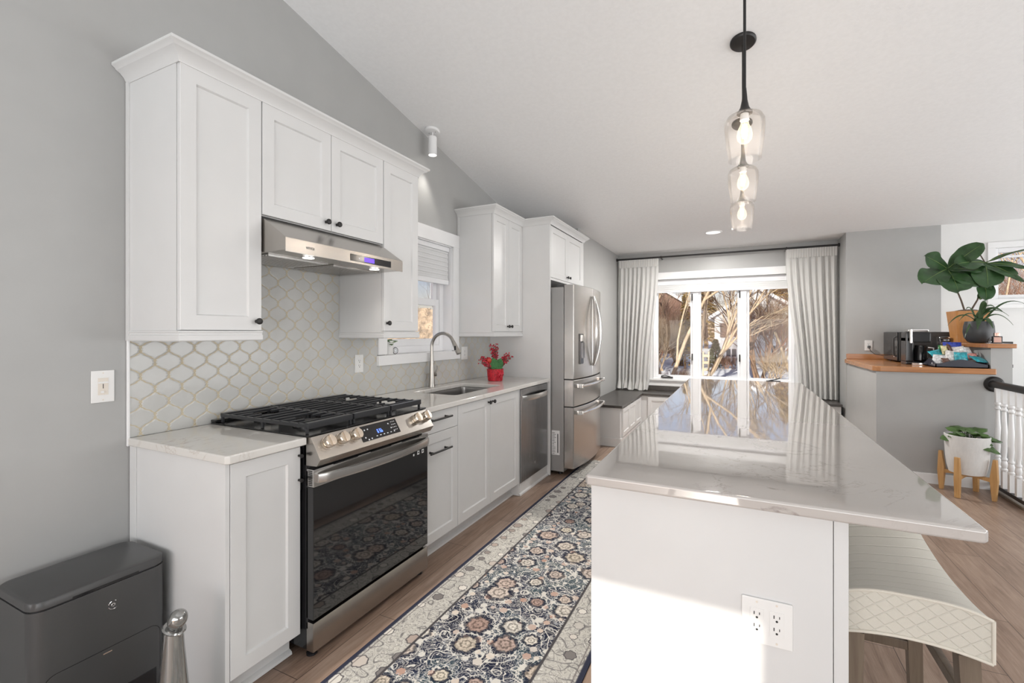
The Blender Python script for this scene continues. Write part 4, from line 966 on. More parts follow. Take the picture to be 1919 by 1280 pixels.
# ------------------------------------------------------------------ curtains, rod, shades
t = thing('curtain_rod', 'slim black curtain rod across the top of the dining window wall', 'curtain rod', (2, 6.88, 2.445))
m = MB(); m.cyl((.60, 6.88, 2.445), (3.385, 6.88, 2.445), .0125, 16); make('rod', m, M['black'], t)
for x in (.598, 3.388): m = MB(); m.lathe([(.022, -.008), (.022, .008)], (x, 6.88, 2.445), 16, 'x'); make('end_cap', m, M['black'], t)
for x in (1.24, 2.82): m = MB(); m.box(x-.008, x+.008, 6.88, 7.019, 2.425, 2.437, .002); m.lathe([(.018, -.006), (.018, .006)], (x, 6.88, 2.445), 14, 'x'); make('bracket', m, M['black'], t)
def curtain(name, label, x0t, x1t, x0b, x1b, zbot, folds, seed, flare=0.0, loc=(0, 0, 0), pool=False):
    rnd = random.Random(seed); ph = [rnd.uniform(0, 6.28) for _ in range(4)]
    def f(u, v):                       # u across, v downward
        z = 2.428 - v*(2.428-zbot)
        k = v*v*(3-2*v); e0 = x0t+(x0b-x0t)*k; e1 = x1t+(x1b-x1t)*k
        uu = u + .012*math.sin(9*u*2+ph[3]+3*v)
        x = e0+(e1-e0)*uu
        head = 1 if v > .055 else .45
        a = (.010+.017*min(1, v*2.2))*head*(.75+.5*math.sin(5*uu+ph[2])**2)
        y = 6.885 + a*math.sin(2*PI*folds*uu+ph[0]+.6*math.sin(3*v+ph[1])) + .4*a*math.sin(2*PI*folds*.53*uu+ph[1]+v) + flare*v*v*.3*math.sin(PI*u)
        if v < .055: y += .004*math.sin(2*PI*folds*4*uu)
        if pool and v > .93: q = (v-.93)/.07; y -= .07*q*(1+.3*math.sin(14*u+ph[2])); z += .012*math.sin(21*u+ph[0])*q; x += .02*q*math.sin(17*u)
        return (x, y, z)
    t = thing(name, label, 'curtain', loc)
    m = MB(); m.grid(f, 150, 60); make('panel', m, M['curtain'], t, 80)
    m = MB(); m.grid(lambda u, v: (x0t+.004+(x1t-x0t-.008)*u, 6.862+.004*math.sin(2*PI*folds*2.5*u), 2.429-.115*v), 120, 4); make('heading_band', m, M['curtain'], t, 80)
    return t
curtain('window_curtain', 'white linen curtain left of the dining window, pooling on the bench', .625, 1.205,   .605, 1.075, BZ+.018, 9, 3, loc=(.9, 6.88, 2.43), pool=True)
curtain('window_curtain', 'white linen curtain right of the dining window beside the alcove', 2.815, 3.372, 2.96, 3.385, BZ+.012, 8, 8, loc=(3.1, 6.88, 2.43))
t = thing('roller_shade', 'white shade raised to the top of the large dining window', 'window shade', (2, 7.05, 2.0))
m = MB(); m.box(1.105, 2.925, 7.028, 7.068, 2.045, 2.075, .004); m.box(1.11, 2.92, 7.028, 7.066, 1.935, 1.952, .005); make('rail', m, M['pvc'], t)
m = MB()
for k in range(6): z = 1.953+k*.0152; m.box(1.115, 2.915, 7.030+(k % 2)*.003, 7.066-(k % 2)*.003, z, z+.0145, .004)
make('stacked_fabric', m, M['blind'], t)
t = thing('cellular_shade', 'white pleated shade half lowered over the sink window', 'window shade', (-.03, 2.92, 1.9))
m = MB(); m.box(-.065, -.02, WY0+.008, WY1-.01, 2.045, 2.083, .004); m.box(-.06, -.025, WY0+.008, WY1-.012, 1.760, 1.800, .004); make('rail', m, M['pvc'], t)
m = MB()
for k in range(13): z = 1.801+k*.0187; m.box(-.055+(k % 2)*.003, -.030-(k % 2)*.003, WY0+.01, WY1-.013, z, z+.0187, .003)
make('pleats', m, M['blind'], t)

# ------------------------------------------------------------------ lights
def pendant(y, label):
    zc_ = zc(y); zt = 2.262; t = thing('pendant_lamp', label, 'pendant light', (2.275, y, zt), 'glass pendants over the island')
    x = 2.275
    sl = Matrix.Translation((x, y, zc_-.0005)) @ Matrix.Rotation(-math.atan(.197) if y < 4.4 else 0, 4, 'X')
    m = MB(); m.lathe([(.066, 0), (.066, -.010), (.060, -.017), (.030, -.024), (.008, -.027), (0, -.027)], (0, 0, 0), 32, matrix=sl); make('canopy', m, M['black'], t)
    m = MB(); m.cyl((x, y, zc_-.02), (x, y, zt+.03), .0058, 12); make('rod', m, M['black'], t)
    m = MB(); m.lathe([(.0065, .10), (.0085, .08), (.011, .05), (.017, .02), (.026, .004), (.030, 0), (.030, -.006), (.0, -.006)], (x, y, zt), 24); make('socket_cap', m, M['black'], t)
    m = MB(); pr = [(.020, -.002), (.045, -.006), (.066, -.018), (.076, -.038), (.0775, -.062), (.075, -.10), (.070, -.14), (.065, -.178), (.0635, -.198)]
    m.lathe(pr + [(r-.0022, z) for r, z in pr[::-1]], (x, y, zt), 40, cap0=False, cap1=False); make('glass_shade', m, M['shade_glass'], t, 60)
    m = MB(); m.lathe([(.016, -.007), (.017, -.02), (.018, -.034), (.0, -.034)], (x, y, zt), 20); make('lamp_base', m, M['plastic_white'], t)
    m = MB(); m.lathe([(.014, -.0345), (.016, -.05), (.026, -.072), (.0305, -.095), (.027, -.115), (.015, -.128), (0, -.131)], (x, y, zt), 24); bl = make('bulb', m, M['bulb_glass'], t)
    m = MB()
    for k in range(4):
        a = PI/2*k; m.tube([(x+.006*math.cos(a), y+.006*math.sin(a), zt-.05), (x+.011*math.cos(a), y+.011*math.sin(a), zt-.075), (x+.007*math.cos(a), y+.007*math.sin(a), zt-.108)], .0022, 6)
    m.sphere((x, y, zt-.08), .011, 12, 8, (1, 1, 1.9)); make('filament', m, M['filament'], bl)
    lamp('pendant_glow', 'POINT', (x, y, zt-.15), (0, 0, -1), 3.0, (1.0, .90, .80), shadow_soft_size=.04)
pendant(2.12, 'clear glass pendant lamp looking largest, over the near end of the island')
pendant(2.80, 'clear glass pendant lamp in the middle of the row of three')
pendant(3.54, 'clear glass pendant lamp looking smallest, towards the dining window')
# ceiling spot over the sink
x, y = .095, 2.925; z = zc(y)
t = thing('spot_lamp', 'white cylinder spotlight on the sloped ceiling above the sink window', 'spotlight', (x, y, z))
sl = Matrix.Translation((x, y, z-.0005)) @ Matrix.Rotation(-math.atan(.197), 4, 'X')
m = MB(); m.lathe([(.058, 0), (.058, -.008), (.052, -.016), (0, -.018)], (0, 0, 0), 28, matrix=sl); c = make('canopy', m, M['trim'], t)
m = MB(); m.lathe([(.003, -.0182), (.003, -.0195), (0, -.0195)], (.03, 0, 0), 10, matrix=sl); m.lathe([(.003, -.0182), (.003, -.0195), (0, -.0195)], (-.03, 0, 0), 10, matrix=sl); make('screw', m, M['slot'], c)
m = MB(); m.cyl((x, y, z-.012), (x, y, z-.055), .006, 10); make('stem', m, M['trim'], t)
m = MB(); m.lathe([(0, -.05), (.030, -.05), (.0335, -.054), (.0335, -.195), (.031, -.195), (.031, -.185)], (x, y, z), 28, cap1=False); make('lamp_body', m, M['trim'], t)
m = MB(); m.lathe([(.0308, -.186), (.0308, -.19), (0, -.191)], (x, y, z), 24); make('lamp_lens', m, M['spot_led'], t)
lamp('sink_spot_beam', 'SPOT', (x, y, z-.205), (-.06, 0, -1), 9, (1, .95, .88), spot_size=1.2, spot_blend=.7, shadow_soft_size=.03)
t = thing('recessed_lamp', 'round recessed ceiling light in front of the dining window', 'ceiling light', (1.985, 5.835, ZF))
m = MB(); m.lathe([(.10, 0), (.10, -.004), (.085, -.008), (.08, -.006)], (1.985, 5.835, ZF), 36); make('trim_ring', m, M['trim'], t)
m = MB(); m.lathe([(.079, -.006), (.079, -.0075), (0, -.008)], (1.985, 5.835, ZF), 32); make('lens', m, M['can_led'], t)
lamp('recessed_beam', 'AREA', (1.985, 5.835, ZF-.012), (0, 0, -1), 60, (1.0, .97, .93), shape='DISK', size=.15)

# ------------------------------------------------------------------ counter stool
t = thing('counter_stool', 'cream quilted saddle stool on taupe wooden legs under the island overhang', 'stool', (2.66, 1.73, 0))
SX_0, SX_1, SY_0, SY_1 = 2.504, 2.806, 1.490, 1.975
def topz(u, v):
    s = 2*v-1; edge = 1-(abs(2*u-1))**6
    return .640 + .046*s*s*(1 if s > 0 else .62) - .022*(abs(2*u-1))**3.2 - .004*math.sin(PI*v)
def bulge(v): return .012*math.sin(PI*v)
m = MB(); nu, nv = 26, 40; R = []
for j in range(nv+1):
    v = j/nv; y = SY_0+(SY_1-SY_0)*v; ring = []
    for i in range(nu+1):
        u = i/nu; x = SX_0+(SX_1-SX_0)*u + (bulge(v) if u > .5 else 0)*(2*u-1 if u > .5 else 0); ring.append((x, y, topz(u, v)))
    zb_ = .538 + .018*(2*v-1)**2
    for i in range(nu, -1, -1):
        u = i/nu; x = SX_0+(SX_1-SX_0)*u + (bulge(v) if u > .5 else 0)*(2*u-1 if u > .5 else 0); ring.append((x, y, zb_ - .018*(2*u-1)**2))
    R.append(ring)
m.rings(R); seat = make('seat', m, M['quilt'], t, 50)
m = MB(); m.tube([(SX_0+(SX_1-SX_0)*i/20, SY_0-.001, topz(i/20, 0)-.001) for i in range(21)], .0042, 8)
m.tube([(SX_0+(SX_1-SX_0)*i/20, SY_0-.001, .556-.018*(2*i/20-1)**2+.003) for i in range(21)], .0042, 8)
m.tube([(SX_1+.001, SY_0-.001, .543), (SX_1+.001, SY_0-.001, topz(1, 0))], .0042, 8); make('piping', m, M['piping'], seat)
legs = [((2.535, 1.525), (2.530, 1.515)), ((2.770, 1.530), (2.790, 1.510)), ((2.535, 1.935), (2.530, 1.95)), ((2.770, 1.935), (2.790, 1.955))]
for (a, b), (c, d) in legs:
    m = MB(); w0, w1 = .021, .016; zt = .535
    m.rings([[(a-w0, b-w0, zt), (a+w0, b-w0, zt), (a+w0, b+w0, zt), (a-w0, b+w0, zt)], [(c-w1, d-w1, .001), (c+w1, d-w1, .001), (c+w1, d+w1, .001), (c-w1, d+w1, .001)]]); make('leg', m, M['stool_wood'], t)
def rail(p0, p1, h, z):
    m = MB(); p0, p1 = Vector((*p0, z)), Vector((*p1, z)); d = p1-p0; an = math.atan2(d.y, d.x)
    m.box(0, d.length, -.010, .010, -h/2, h/2, .003, 2, Matrix.Translation(p0) @ Matrix.Rotation(an, 4, 'Z')); make('stretcher', m, M['stool_wood'], t)
rail((2.55, 1.52), (2.765, 1.522), .03, .34); rail((2.55, 1.94), (2.765, 1.94), .03, .30); rail((2.533, 1.54), (2.533, 1.92), .03, .40); rail((2.778, 1.54), (2.778, 1.92), .03, .40)
rail((2.55, 1.932), (2.765, 1.932), .04, .515); rail((2.535, 1.54), (2.535, 1.92), .04, .515)

# ------------------------------------------------------------------ floor-standing appliance and bottle, lower left
t = thing('floor_appliance', 'dark grey box-shaped appliance with a rounded lid against the left wall', 'appliance', (.185, .79, 0))
x0, x1, y0, y1, H = .045, .322, .602, .972, .515
def rbox(i, z, r=.045): return [(x, y, z) for x, y in rounded(x0+i, x1-i, y0+i, y1-i, r-i*.5, 8)]
m = MB(); m.rings([rbox(0, .001), rbox(0, H-.032)]); make('body', m, M['graphite'], t, 40)
m = MB(); m.rings([rbox(.004, H-.032), rbox(.004, H-.026)]); make('seam', m, M['graphite_dark'], t, 40)
m = MB(); m.rings([rbox(0, H-.026), rbox(0, H-.004), rbox(.002, H-.0012), rbox(.005, H)]); make('lid', m, M['graphite'], t, 40)
m = MB(); m.box(x1-.001, x1+.0008, .70, .88, H-.030, H-.021, .0006); make('lid_latch', m, M['graphite_dark'], t)
m = MB(); pts = rounded(.632, .945, .0015, .272, .03, 6); m.prism(pts, 'x', x1-.001, x1+.0015, .001); fp = make('drawer_front', m, M['graphite'], t)
m = MB(); inner = rounded(.634, .943, .003, .270, .029, 6); outer = rounded(.630, .947, .0012, .274, .031, 6)
m.rings([[(x1+.0002, a, b) for a, b in outer], [(x1+.0008, a, b) for a, b in outer], [(x1+.0008, a, b) for a, b in inner], [(x1+.0002, a, b) for a, b in inner]], False, False); make('drawer_seam', m, M['graphite_dark'], fp)
m = MB(); m.box(x1+.0015, x1+.0025, .778, .802, .258, .2615); make('drawer_mark', m, M['chrome'], fp)
m = MB(); cyy, czz = .806, .413                                         # round swirl emblem
def arc(r, a0, a1, w): m.tube([(x1+.001, cyy+r*math.cos(a), czz+r*math.sin(a)) for a in [a0+(a1-a0)*k/14 for k in range(15)]], w, 6)
arc(.014, PI*1.08, PI*1.80, .0013); arc(.014, PI*.62, PI*.90, .0013); arc(.014, PI*.32, PI*.42, .0013); arc(.0045, 0, 2*PI, .0015)
make('emblem', m, M['chrome'], t)
m = MB(); m.box(x1, .50, .66, .93, .001, .012, .004); m.box(x1-.02, x1+.003, .655, .935, .012, .118, .004); make('docking_base', m, M['graphite_dark'], t)
t = thing('glass_bottle', 'smoky glass bottle with a tilted egg-shaped stopper beside the grey appliance', 'bottle', (.62, .838, .0015))
bx_, by_ = .62, .838
m = MB(); m.lathe([(.046, 0), (.050, .004), (.051, .02), (.048, .10), (.043, .18), (.036, .26), (.030, .33), (.0265, .385), (.0255, .39)], (bx_, by_, .0015), 32); make('bottle_body', m, M['smoke'], t)
tl = Matrix.Translation((bx_, by_, .391)) @ Matrix.Rotation(.38, 4, Vector((-.43, .9, 0))) 
m = MB(); m.lathe([(.0245, 0), (.031, .002), (.034, .007), (.031, .012), (.026, .0125)], (0, 0, 0), 28, matrix=tl); make('collar', m, M['smoke'], t)
m = MB(); m.sphere((0, 0, .036), .027, 24, 16, (1, 1, 1.25), matrix=tl); make('stopper', m, M['smoke'], t, 60)
m = MB(); m.sphere((.034, 0, .009), .008, 12, 8, matrix=tl); make('stopper_tab', m, M['smoke'], t)

# ------------------------------------------------------------------ oak counter, ledge and what stands there
CZ = 1.036
m = MB(); slab(m, [(3.384, 5.285), (3.435, 5.232), (4.225, 5.232), (4.225, 5.262), (4.199, 5.262), (4.199, 6.528), (3.384, 6.528)], .987, CZ, None, .008)
t = single('oak_counter', m, M['oak_top'], 'honey oak counter on the grey half wall, clipped front corner', 'counter', (3.8, 5.9, 1.0))
m = MB(); m.box(3.402, 4.198, 6.508, 6.5285, CZ+.0005, CZ+.062, .003); make('back_strip', m, M['oak_top'], t)
m = MB(); slab(m, [(4.172, 5.235), (4.352, 5.235), (4.352, 6.528), (4.192, 6.528), (4.192, 5.985), (4.135, 5.75)], 1.2135, 1.250, None, .006)
single('oak_ledge', m, M['oak_top'], 'narrow raised oak ledge holding two potted plants', 'ledge', (4.2, 5.9, 1.23))
# microwave
t = thing('microwave', 'black microwave at the back of the oak counter, door facing the kitchen', 'microwave', (3.97, 6.24, CZ))
m = MB(); m.box(3.762, 4.185, 6.005, 6.500, CZ+.012, CZ+.317, .006); make('body', m, M['graphite'], t)
m = MB(); m.box(3.748, 3.762, 6.008, 6.497, CZ+.014, CZ+.315, .004); dd_ = make('door', m, M['panel_black'], t)
m = MB()
for k in range(11): m.box(3.7472, 3.748, 6.10, 6.122, CZ+.05+k*.02, CZ+.058+k*.02)
make('keypad_marks', m, M['icon'], dd_)
m = MB(); m.tube([(3.748, 6.035, CZ+.06), (3.725, 6.035, CZ+.08), (3.725, 6.035, CZ+.25), (3.748, 6.035, CZ+.27)], .009, 10); make('handle', m, M['graphite'], dd_)
for a in (3.80, 4.15):
    for b in (6.04, 6.46): m = MB(); m.cyl((a, b, CZ+.0008), (a, b, CZ+.014), .012, 12); make('foot', m, M['black_plastic'], t)
# coffee maker
t = thing('coffee_maker', 'black drip coffee maker with a silver lid in front of the microwave', 'coffee maker', (3.80, 5.68, CZ))
m = MB(); m.box(3.715, 3.905, 5.60, 5.76, CZ+.0008, CZ+.03, .008); m.box(3.715, 3.775, 5.60, 5.76, CZ+.03, CZ+.27, .012); m.box(3.715, 3.905, 5.60, 5.76, CZ+.215, CZ+.315, .014); make('body', m, M['black_plastic'], t)
m = MB(); m.box(3.735, 3.893, 5.612, 5.748, CZ+.3155, CZ+.343, .010); make('lid', m, M['chrome'], t)
m = MB(); m.tube([(3.752, 5.592, CZ+.21), (3.752, 5.592, CZ+.34)], .013, 14); make('water_gauge', m, M['chrome'], t)
m = MB(); m.lathe([(.045, 0), (.055, .012), (.056, .06), (.05, .12), (.044, .145), (.046, .155)], (3.845, 5.68, CZ+.0315), 28); ca = make('carafe', m, M['black_enamel'], t)
m = MB(); m.tube([(3.897, 5.66, CZ+.165), (3.935, 5.65, CZ+.16), (3.94, 5.65, CZ+.08), (3.90, 5.66, CZ+.06)], .008, 10); make('carafe_handle', m, M['chrome'], ca)
t = thing('metal_coaster', 'small polished steel drip dish beside the coffee maker', 'dish', (3.80, 5.51, CZ))
m = MB(); m.lathe([(.058, .0008), (.06, .004), (.06, .024), (.056, .026), (0, .0262)], (3.795, 5.505, CZ), 28); make('dish_body', m, M['chrome'], t)
# jar on the far right of the microwave top
t = thing('glass_canister', 'clear glass canister between the microwave and the wooden planter', 'jar', (4.12, 5.93, CZ))
m = MB(); m.box(4.045, 4.122, 5.86, 5.94, CZ+.0008, CZ+.25, .008); make('jar', m, M['clear'], t)
m = MB(); m.box(4.041, 4.126, 5.855, 5.945, CZ+.2505, CZ+.268, .004); make('lid', m, M['chrome'], t)
m = MB(); m.box(4.051, 4.116, 5.866, 5.934, CZ+.006, CZ+.16, .006); make('contents', m, M['white_wrap'], t)
# snack tray
t = thing('snack_tray', 'dark tray with a scalloped rim full of snack packets on the oak counter', 'tray', (4.03, 5.42, CZ))
x0, x1, y0, y1 = 3.838, 4.192, 5.275, 5.56
m = MB(); m.box(x0, x1, y0, y1, CZ+.0008, CZ+.008)
def wavy(along, a0, a1, fixed, th):
    n = 36; up = []
    for k in range(n+1):
        s = k/n; a = a0+(a1-a0)*s; up.append((a, CZ+.052+.020*math.cos(2*PI*1.0*(s-.5))))
    pts = [(a0, CZ+.001)] + up + [(a1, CZ+.001)]
    m.prism(pts, along, fixed, fixed+th)
wavy('y', x0, x1, y0, .007); wavy('y', x0, x1, y1-.007, .007); wavy('x', y0, y1, x0, .007); wavy('x', y0, y1, x1-.007, .007)
make('tray_body', m, M['navy'], t, 25)
def packet(c, w, h, d, rot, mat, label, kind='snack_packet'):
    rx, ry, rz = rot; mt = Matrix.Translation(c) @ Matrix.Rotation(rz, 4, 'Z') @ Matrix.Rotation(rx, 4, 'X') @ Matrix.Rotation(ry, 4, 'Y')
    m = MB(); n = 12
    top = [[None]*(n+1) for _ in range(n+1)]; bot = [[None]*(n+1) for _ in range(n+1)]
    t_ = bmesh.new()
    def hgt(u, v): e = max(0, (1-abs(2*u-1)**2.4)*(1-abs(2*v-1)**3)); return d*.5*e + .0008
    for i in range(n+1):
        for j in range(n+1):
            u, v = i/n, j/n; zz = .004*noise.noise(Vector((u*5+c[0]*40, v*5, c[1]*30)))
            top[i][j] = t_.verts.new(((u-.5)*w, (v-.5)*h, hgt(u, v)+zz)); bot[i][j] = t_.verts.new(((u-.5)*w, (v-.5)*h, -hgt(u, v)+zz))
    for i in range(n):
        for j in range(n):
            t_.faces.new((top[i][j], top[i+1][j], top[i+1][j+1], top[i][j+1])); t_.faces.new((bot[i][j], bot[i][j+1], bot[i+1][j+1], bot[i+1][j]))
    for k in range(n):
        t_.faces.new((top[k][0], bot[k][0], bot[k+1][0], top[k+1][0])); t_.faces.new((top[k][n], top[k+1][n], bot[k+1][n], bot[k][n]))
        t_.faces.new((top[0][k], top[0][k+1], bot[0][k+1], bot[0][k])); t_.faces.new((top[n][k], bot[n][k], bot[n][k+1], top[n][k+1]))
    m.merge(t_, mt)
    return single(kind, m, mat, label, 'snack packet', c, 'packets in the snack tray', None, 70)
Z = CZ
packet((3.885, 5.36, Z+.066), .085, .10, .03, (1.0, .1, -.5), M['silver'], 'silver striped snack packet at the left end of the tray')
packet((3.905, 5.44, Z+.105), .10, .12, .03, (.7, -.3, .5), M['teal'], 'dark teal packet leaning behind the silver striped one')
packet((3.925, 5.325, Z+.058), .06, .06, .02, (.9, 0, .2), M['brown_wrap'], 'small brown and silver packet low in the tray front')
packet((3.945, 5.42, Z+.150), .055, .085, .012, (1.25, .1, .3), M['yellow'], 'pale yellow paper sachet standing upright in the tray')
packet((3.955, 5.50, Z+.160), .06, .07, .02, (1.2, 0, .1), M['green_wrap'], 'small green packet behind the yellow sachet')
packet((3.975, 5.365, Z+.098), .085, .11, .035, (1.0, .35, -.3), M['white_wrap'], 'white crinkled packet tilted in the middle of the tray')
packet((3.992, 5.455, Z+.165), .07, .09, .03, (1.1, .5, .5), M['brown_wrap'], 'brown packet with silver edges at the top of the pile')
packet((4.025, 5.50, Z+.180), .13, .09, .02, (1.15, 0, 0), M['blue'], 'royal blue packet lying across the back of the pile')
packet((4.028, 5.33, Z+.092), .088, .095, .045, (1.15, 0, -.05), M['teal'], 'bright teal packet upright at the tray front centre')
packet((4.045, 5.42, Z+.150), .085, .08, .035, (.95, -.3, .2), M['white_wrap'], 'white packet on top, right of the blue one')
packet((4.098, 5.42, Z+.132), .085, .11, .05, (1.1, .2, .3), M['silver'], 'puffy clear packet of red sweets right in the pile')
packet((4.112, 5.375, Z+.100), .07, .06, .03, (1.0, 0, -.2), M['rose'], 'rose coloured packet below the puffy clear one')
packet((4.150, 5.335, Z+.076), .13, .095, .022, (.55, .12, .45), M['teal'], 'flat teal packet hanging over the right tray rim')
packet((4.155, 5.48, Z+.088), .09, .06, .03, (.6, 0, 0), M['graphite'], 'black packet at the back right of the tray')

# plants on the ledge
LZ = 1.2515
def leaf(mb, base, tip, width, up=(0, 0, 1), droop=.12, cup=.10, wave=.04, kind='fiddle', n=14, fold=0.0):
    B_, T_ = Vector(base), Vector(tip); ax = T_-B_; L = ax.length; ax.normalize()
    side = ax.cross(Vector(up)); side = side.normalized() if side.length > 1e-4 else ax.orthogonal().normalized(); nm = side.cross(ax).normalized()
    def wd(s):
        if kind == 'fiddle': return (max(0, math.sin(PI*min(1, s**.85)))**.62)*(.55+.62*s)*(1-.16*math.exp(-((s-.42)/.13)**2))
        if kind == 'lance': return max(0, math.sin(PI*s**.8))**.8
        return max(0, math.sin(PI*s))**.7
    def f(u, v):
        s, q = u, 2*v-1; w = width*.5*wd(s)*q
        z = droop*L*(.25-(s-.5)**2)*1.0 - cup*abs(q)**1.5*width*.5*wd(s)*(1 if fold == 0 else -1) + wave*width*math.sin(9*s+q*2)*abs(q)
        return B_ + ax*(s*L) + side*w + nm*z
    return mb.grid(lambda u, v: f(u, v), n, 8, .0012)
t = thing('fiddle_leaf_plant', 'fiddle-leaf fig with huge leaves in an orange wooden planter', 'potted plant', (4.245, 5.84, LZ))
m = MB(); cx, cy, r0, r1, hh = 4.245, 5.84, .096, .124, .300
sq = lambda r, z, k=.12: [(cx+x_, cy+y_, z) for x_, y_ in ((-r, -r*(1-k)), (-r*(1-k), -r), (r*(1-k), -r), (r, -r*(1-k)), (r, r*(1-k)), (r*(1-k), r), (-r*(1-k), r), (-r, r*(1-k)))]
m.rings([sq(r0, LZ), sq(r1, LZ+hh), sq(r1-.015, LZ+hh), sq(r1-.018, LZ+hh-.02)], cap1=True)
make('planter', m, M['oak_box'], t, 30)
m = MB(); m.sphere((cx, cy, LZ+hh-.012), .108, 24, 10, (1, 1, .28)); make('soil', m, M['soil'], t)
m = MB(); Yp = 5.82
m.tube([(4.225, 5.83, LZ+.29), (4.195, 5.83, 1.66), (4.14, 5.82, 1.82), (4.09, Yp, 1.965)], [.008, .007, .0065, .006], 8)
m.tube([(4.26, 5.83, LZ+.29), (4.315, 5.83, 1.66), (4.345, 5.82, 1.84), (4.36, 5.81, 2.01)], [.008, .007, .0065, .006], 8)
m.tube([(4.36, 5.81, 2.01), (4.32, 5.80, 2.09), (4.28, 5.78, 2.14)], .005, 6)
make('stem', m, M['stem'], t)
A_, B2 = (4.09, Yp, 1.965), (4.36, 5.81, 2.005)
for base, tip, wdt, up, dr in (
    (A_, (3.895, 5.74, 2.095), .23, (-.1, -.85, .5), .18), (A_, (4.31, 5.70, 2.175), .24, (.1, -.75, .65), .12),
    (A_, (3.83, 5.56, 1.815), .29, (-.25, -.9, .3), .2), (A_, (4.075, 5.52, 1.715), .32, (0, -.95, .25), .2), (A_, (4.24, 5.60, 1.775), .28, (.25, -.9, .3), .2),
    (A_, (4.29, 5.68, 1.915), .19, (.1, -.6, .8), .2),
    (B2, (4.10, 5.66, 1.99), .23, (-.1, -.8, .6), .25), (B2, (4.29, 5.56, 1.755), .27, (-.1, -.9, .4), .2), (B2, (4.49, 5.60, 1.845), .20, (.2, -.85, .5), .15),
    (B2, (4.62, 5.75, 2.105), .095, (.1, -.35, .93), .18), (B2, (4.58, 5.66, 1.925), .14, (.1, -.6, .8), .15), (B2, (4.56, 5.64, 1.80), .10, (.2, -.8, .5), .1),
    ((4.345, 5.80, 1.87), (4.315, 5.66, 1.645), .17, (.1, -.9, .3), .15), ((4.32, 5.80, 1.66), (4.33, 5.68, 1.80), .11, (0, -.9, .4), .1)):
    m = MB(); leaf(m, base, tip, wdt, up, dr, -.05, .05)
    lf = make('leaf', m, M['leaf'], t, 60)
    B_, T_ = Vector(base), Vector(tip); ax = (T_-B_); L = ax.length; ax.normalize(); nm = ax.cross(Vector(up)).normalized().cross(ax).normalized()
    m = MB(); m.tube([B_+ax*(L*s_)+nm*(dr*L*(.25-(s_-.5)**2)+.0018) for s_ in [k/10*.92 for k in range(11)]], [.0042*(1-.75*k/10) for k in range(11)], 6); make('midrib', m, M['leaf_rib'], lf)
t = thing('trailing_plant', 'strappy green plant in a round charcoal pot before the wooden planter', 'potted plant', (4.21, 5.50, LZ))
px, py = 4.212, 5.52
m = MB(); m.lathe([(.050, 0), (.075, .012), (.098, .05), (.105, .10), (.102, .15), (.092, .195), (.085, .195), (.082, .17), (0, .165)], (px, py, LZ), 36); make('pot', m, M['pot_black'], t)
m = MB(); m.sphere((px, py, LZ+.168), .078, 16, 8, (1, 1, .12)); make('soil', m, M['soil'], t)
rnd = random.Random(11)
straps = [(-.22, -.02, -.02), (-.16, -.08, .02), (-.13, -.10, -.14), (.20, .0, .06), (.05, -.13, -.05), (.12, -.10, .10), (.06, -.12, .14), (-.05, -.12, -.06), (.30, -.02, .16), (.24, .03, -.02), (-.10, -.03, .12), (.02, -.1, .2)]
for i, (dx, dy, dz) in enumerate(straps):
    b = Vector((px+rnd.uniform(-.03, .03), py+rnd.uniform(-.02, .02), LZ+.175)); e = Vector((px+dx, py+dy, LZ+.18+dz)); top = (b+e)/2+Vector((0, 0, .12+.25*abs(dx)))
    pts = [(1-s)**2*b+2*s*(1-s)*top+s*s*e for s in [k/12 for k in range(13)]]
    m = MB(); w = .022 if i in (4, 5, 6, 7, 11) else .009; R = []
    for k, p in enumerate(pts):
        s = k/12; d = (pts[min(k+1, 12)]-pts[max(k-1, 0)]).normalized(); sd = d.cross(Vector((0, -.6, .8))); sd = sd.normalized() if sd.length > 1e-4 else Vector((1, 0, 0)); q = w*max(.12, math.sin(PI*min(1, s*.9+.12))**.7); nn = sd.cross(d)
        R.append([tuple(p-sd*q), tuple(p+nn*.0022), tuple(p+sd*q), tuple(p-nn*.0012)])
    m.rings(R); make('leaf', m, M['leaf_dark'], t, 60)
t = thing('perfume_bottle', 'small square pink glass bottle with a rose-gold cap on the ledge', 'bottle', (4.27, 5.345, LZ))
m = MB(); m.box(4.238, 4.300, 5.33, 5.36, LZ, LZ+.062, .004); make('bottle_body', m, M['panel_black'], t)
m = MB(); m.box(4.243, 4.291, 5.3285, 5.3305, LZ+.008, LZ+.055, .001); make('label_plate', m, M['perfume'], t)
m = MB(); m.box(4.25, 4.283, 5.333, 5.357, LZ+.0625, LZ+.092, .003); make('cap', m, M['copper'], t)
t = thing('crystal_drop', 'little clear glass drop ornament left of the pink bottle', 'ornament', (4.22, 5.33, LZ))
m = MB(); m.lathe([(.010, 0), (.014, .008), (.014, .02), (.009, .034), (.003, .046), (0, .05)], (4.216, 5.33, LZ), 18); make('drop', m, M['clear'], t)

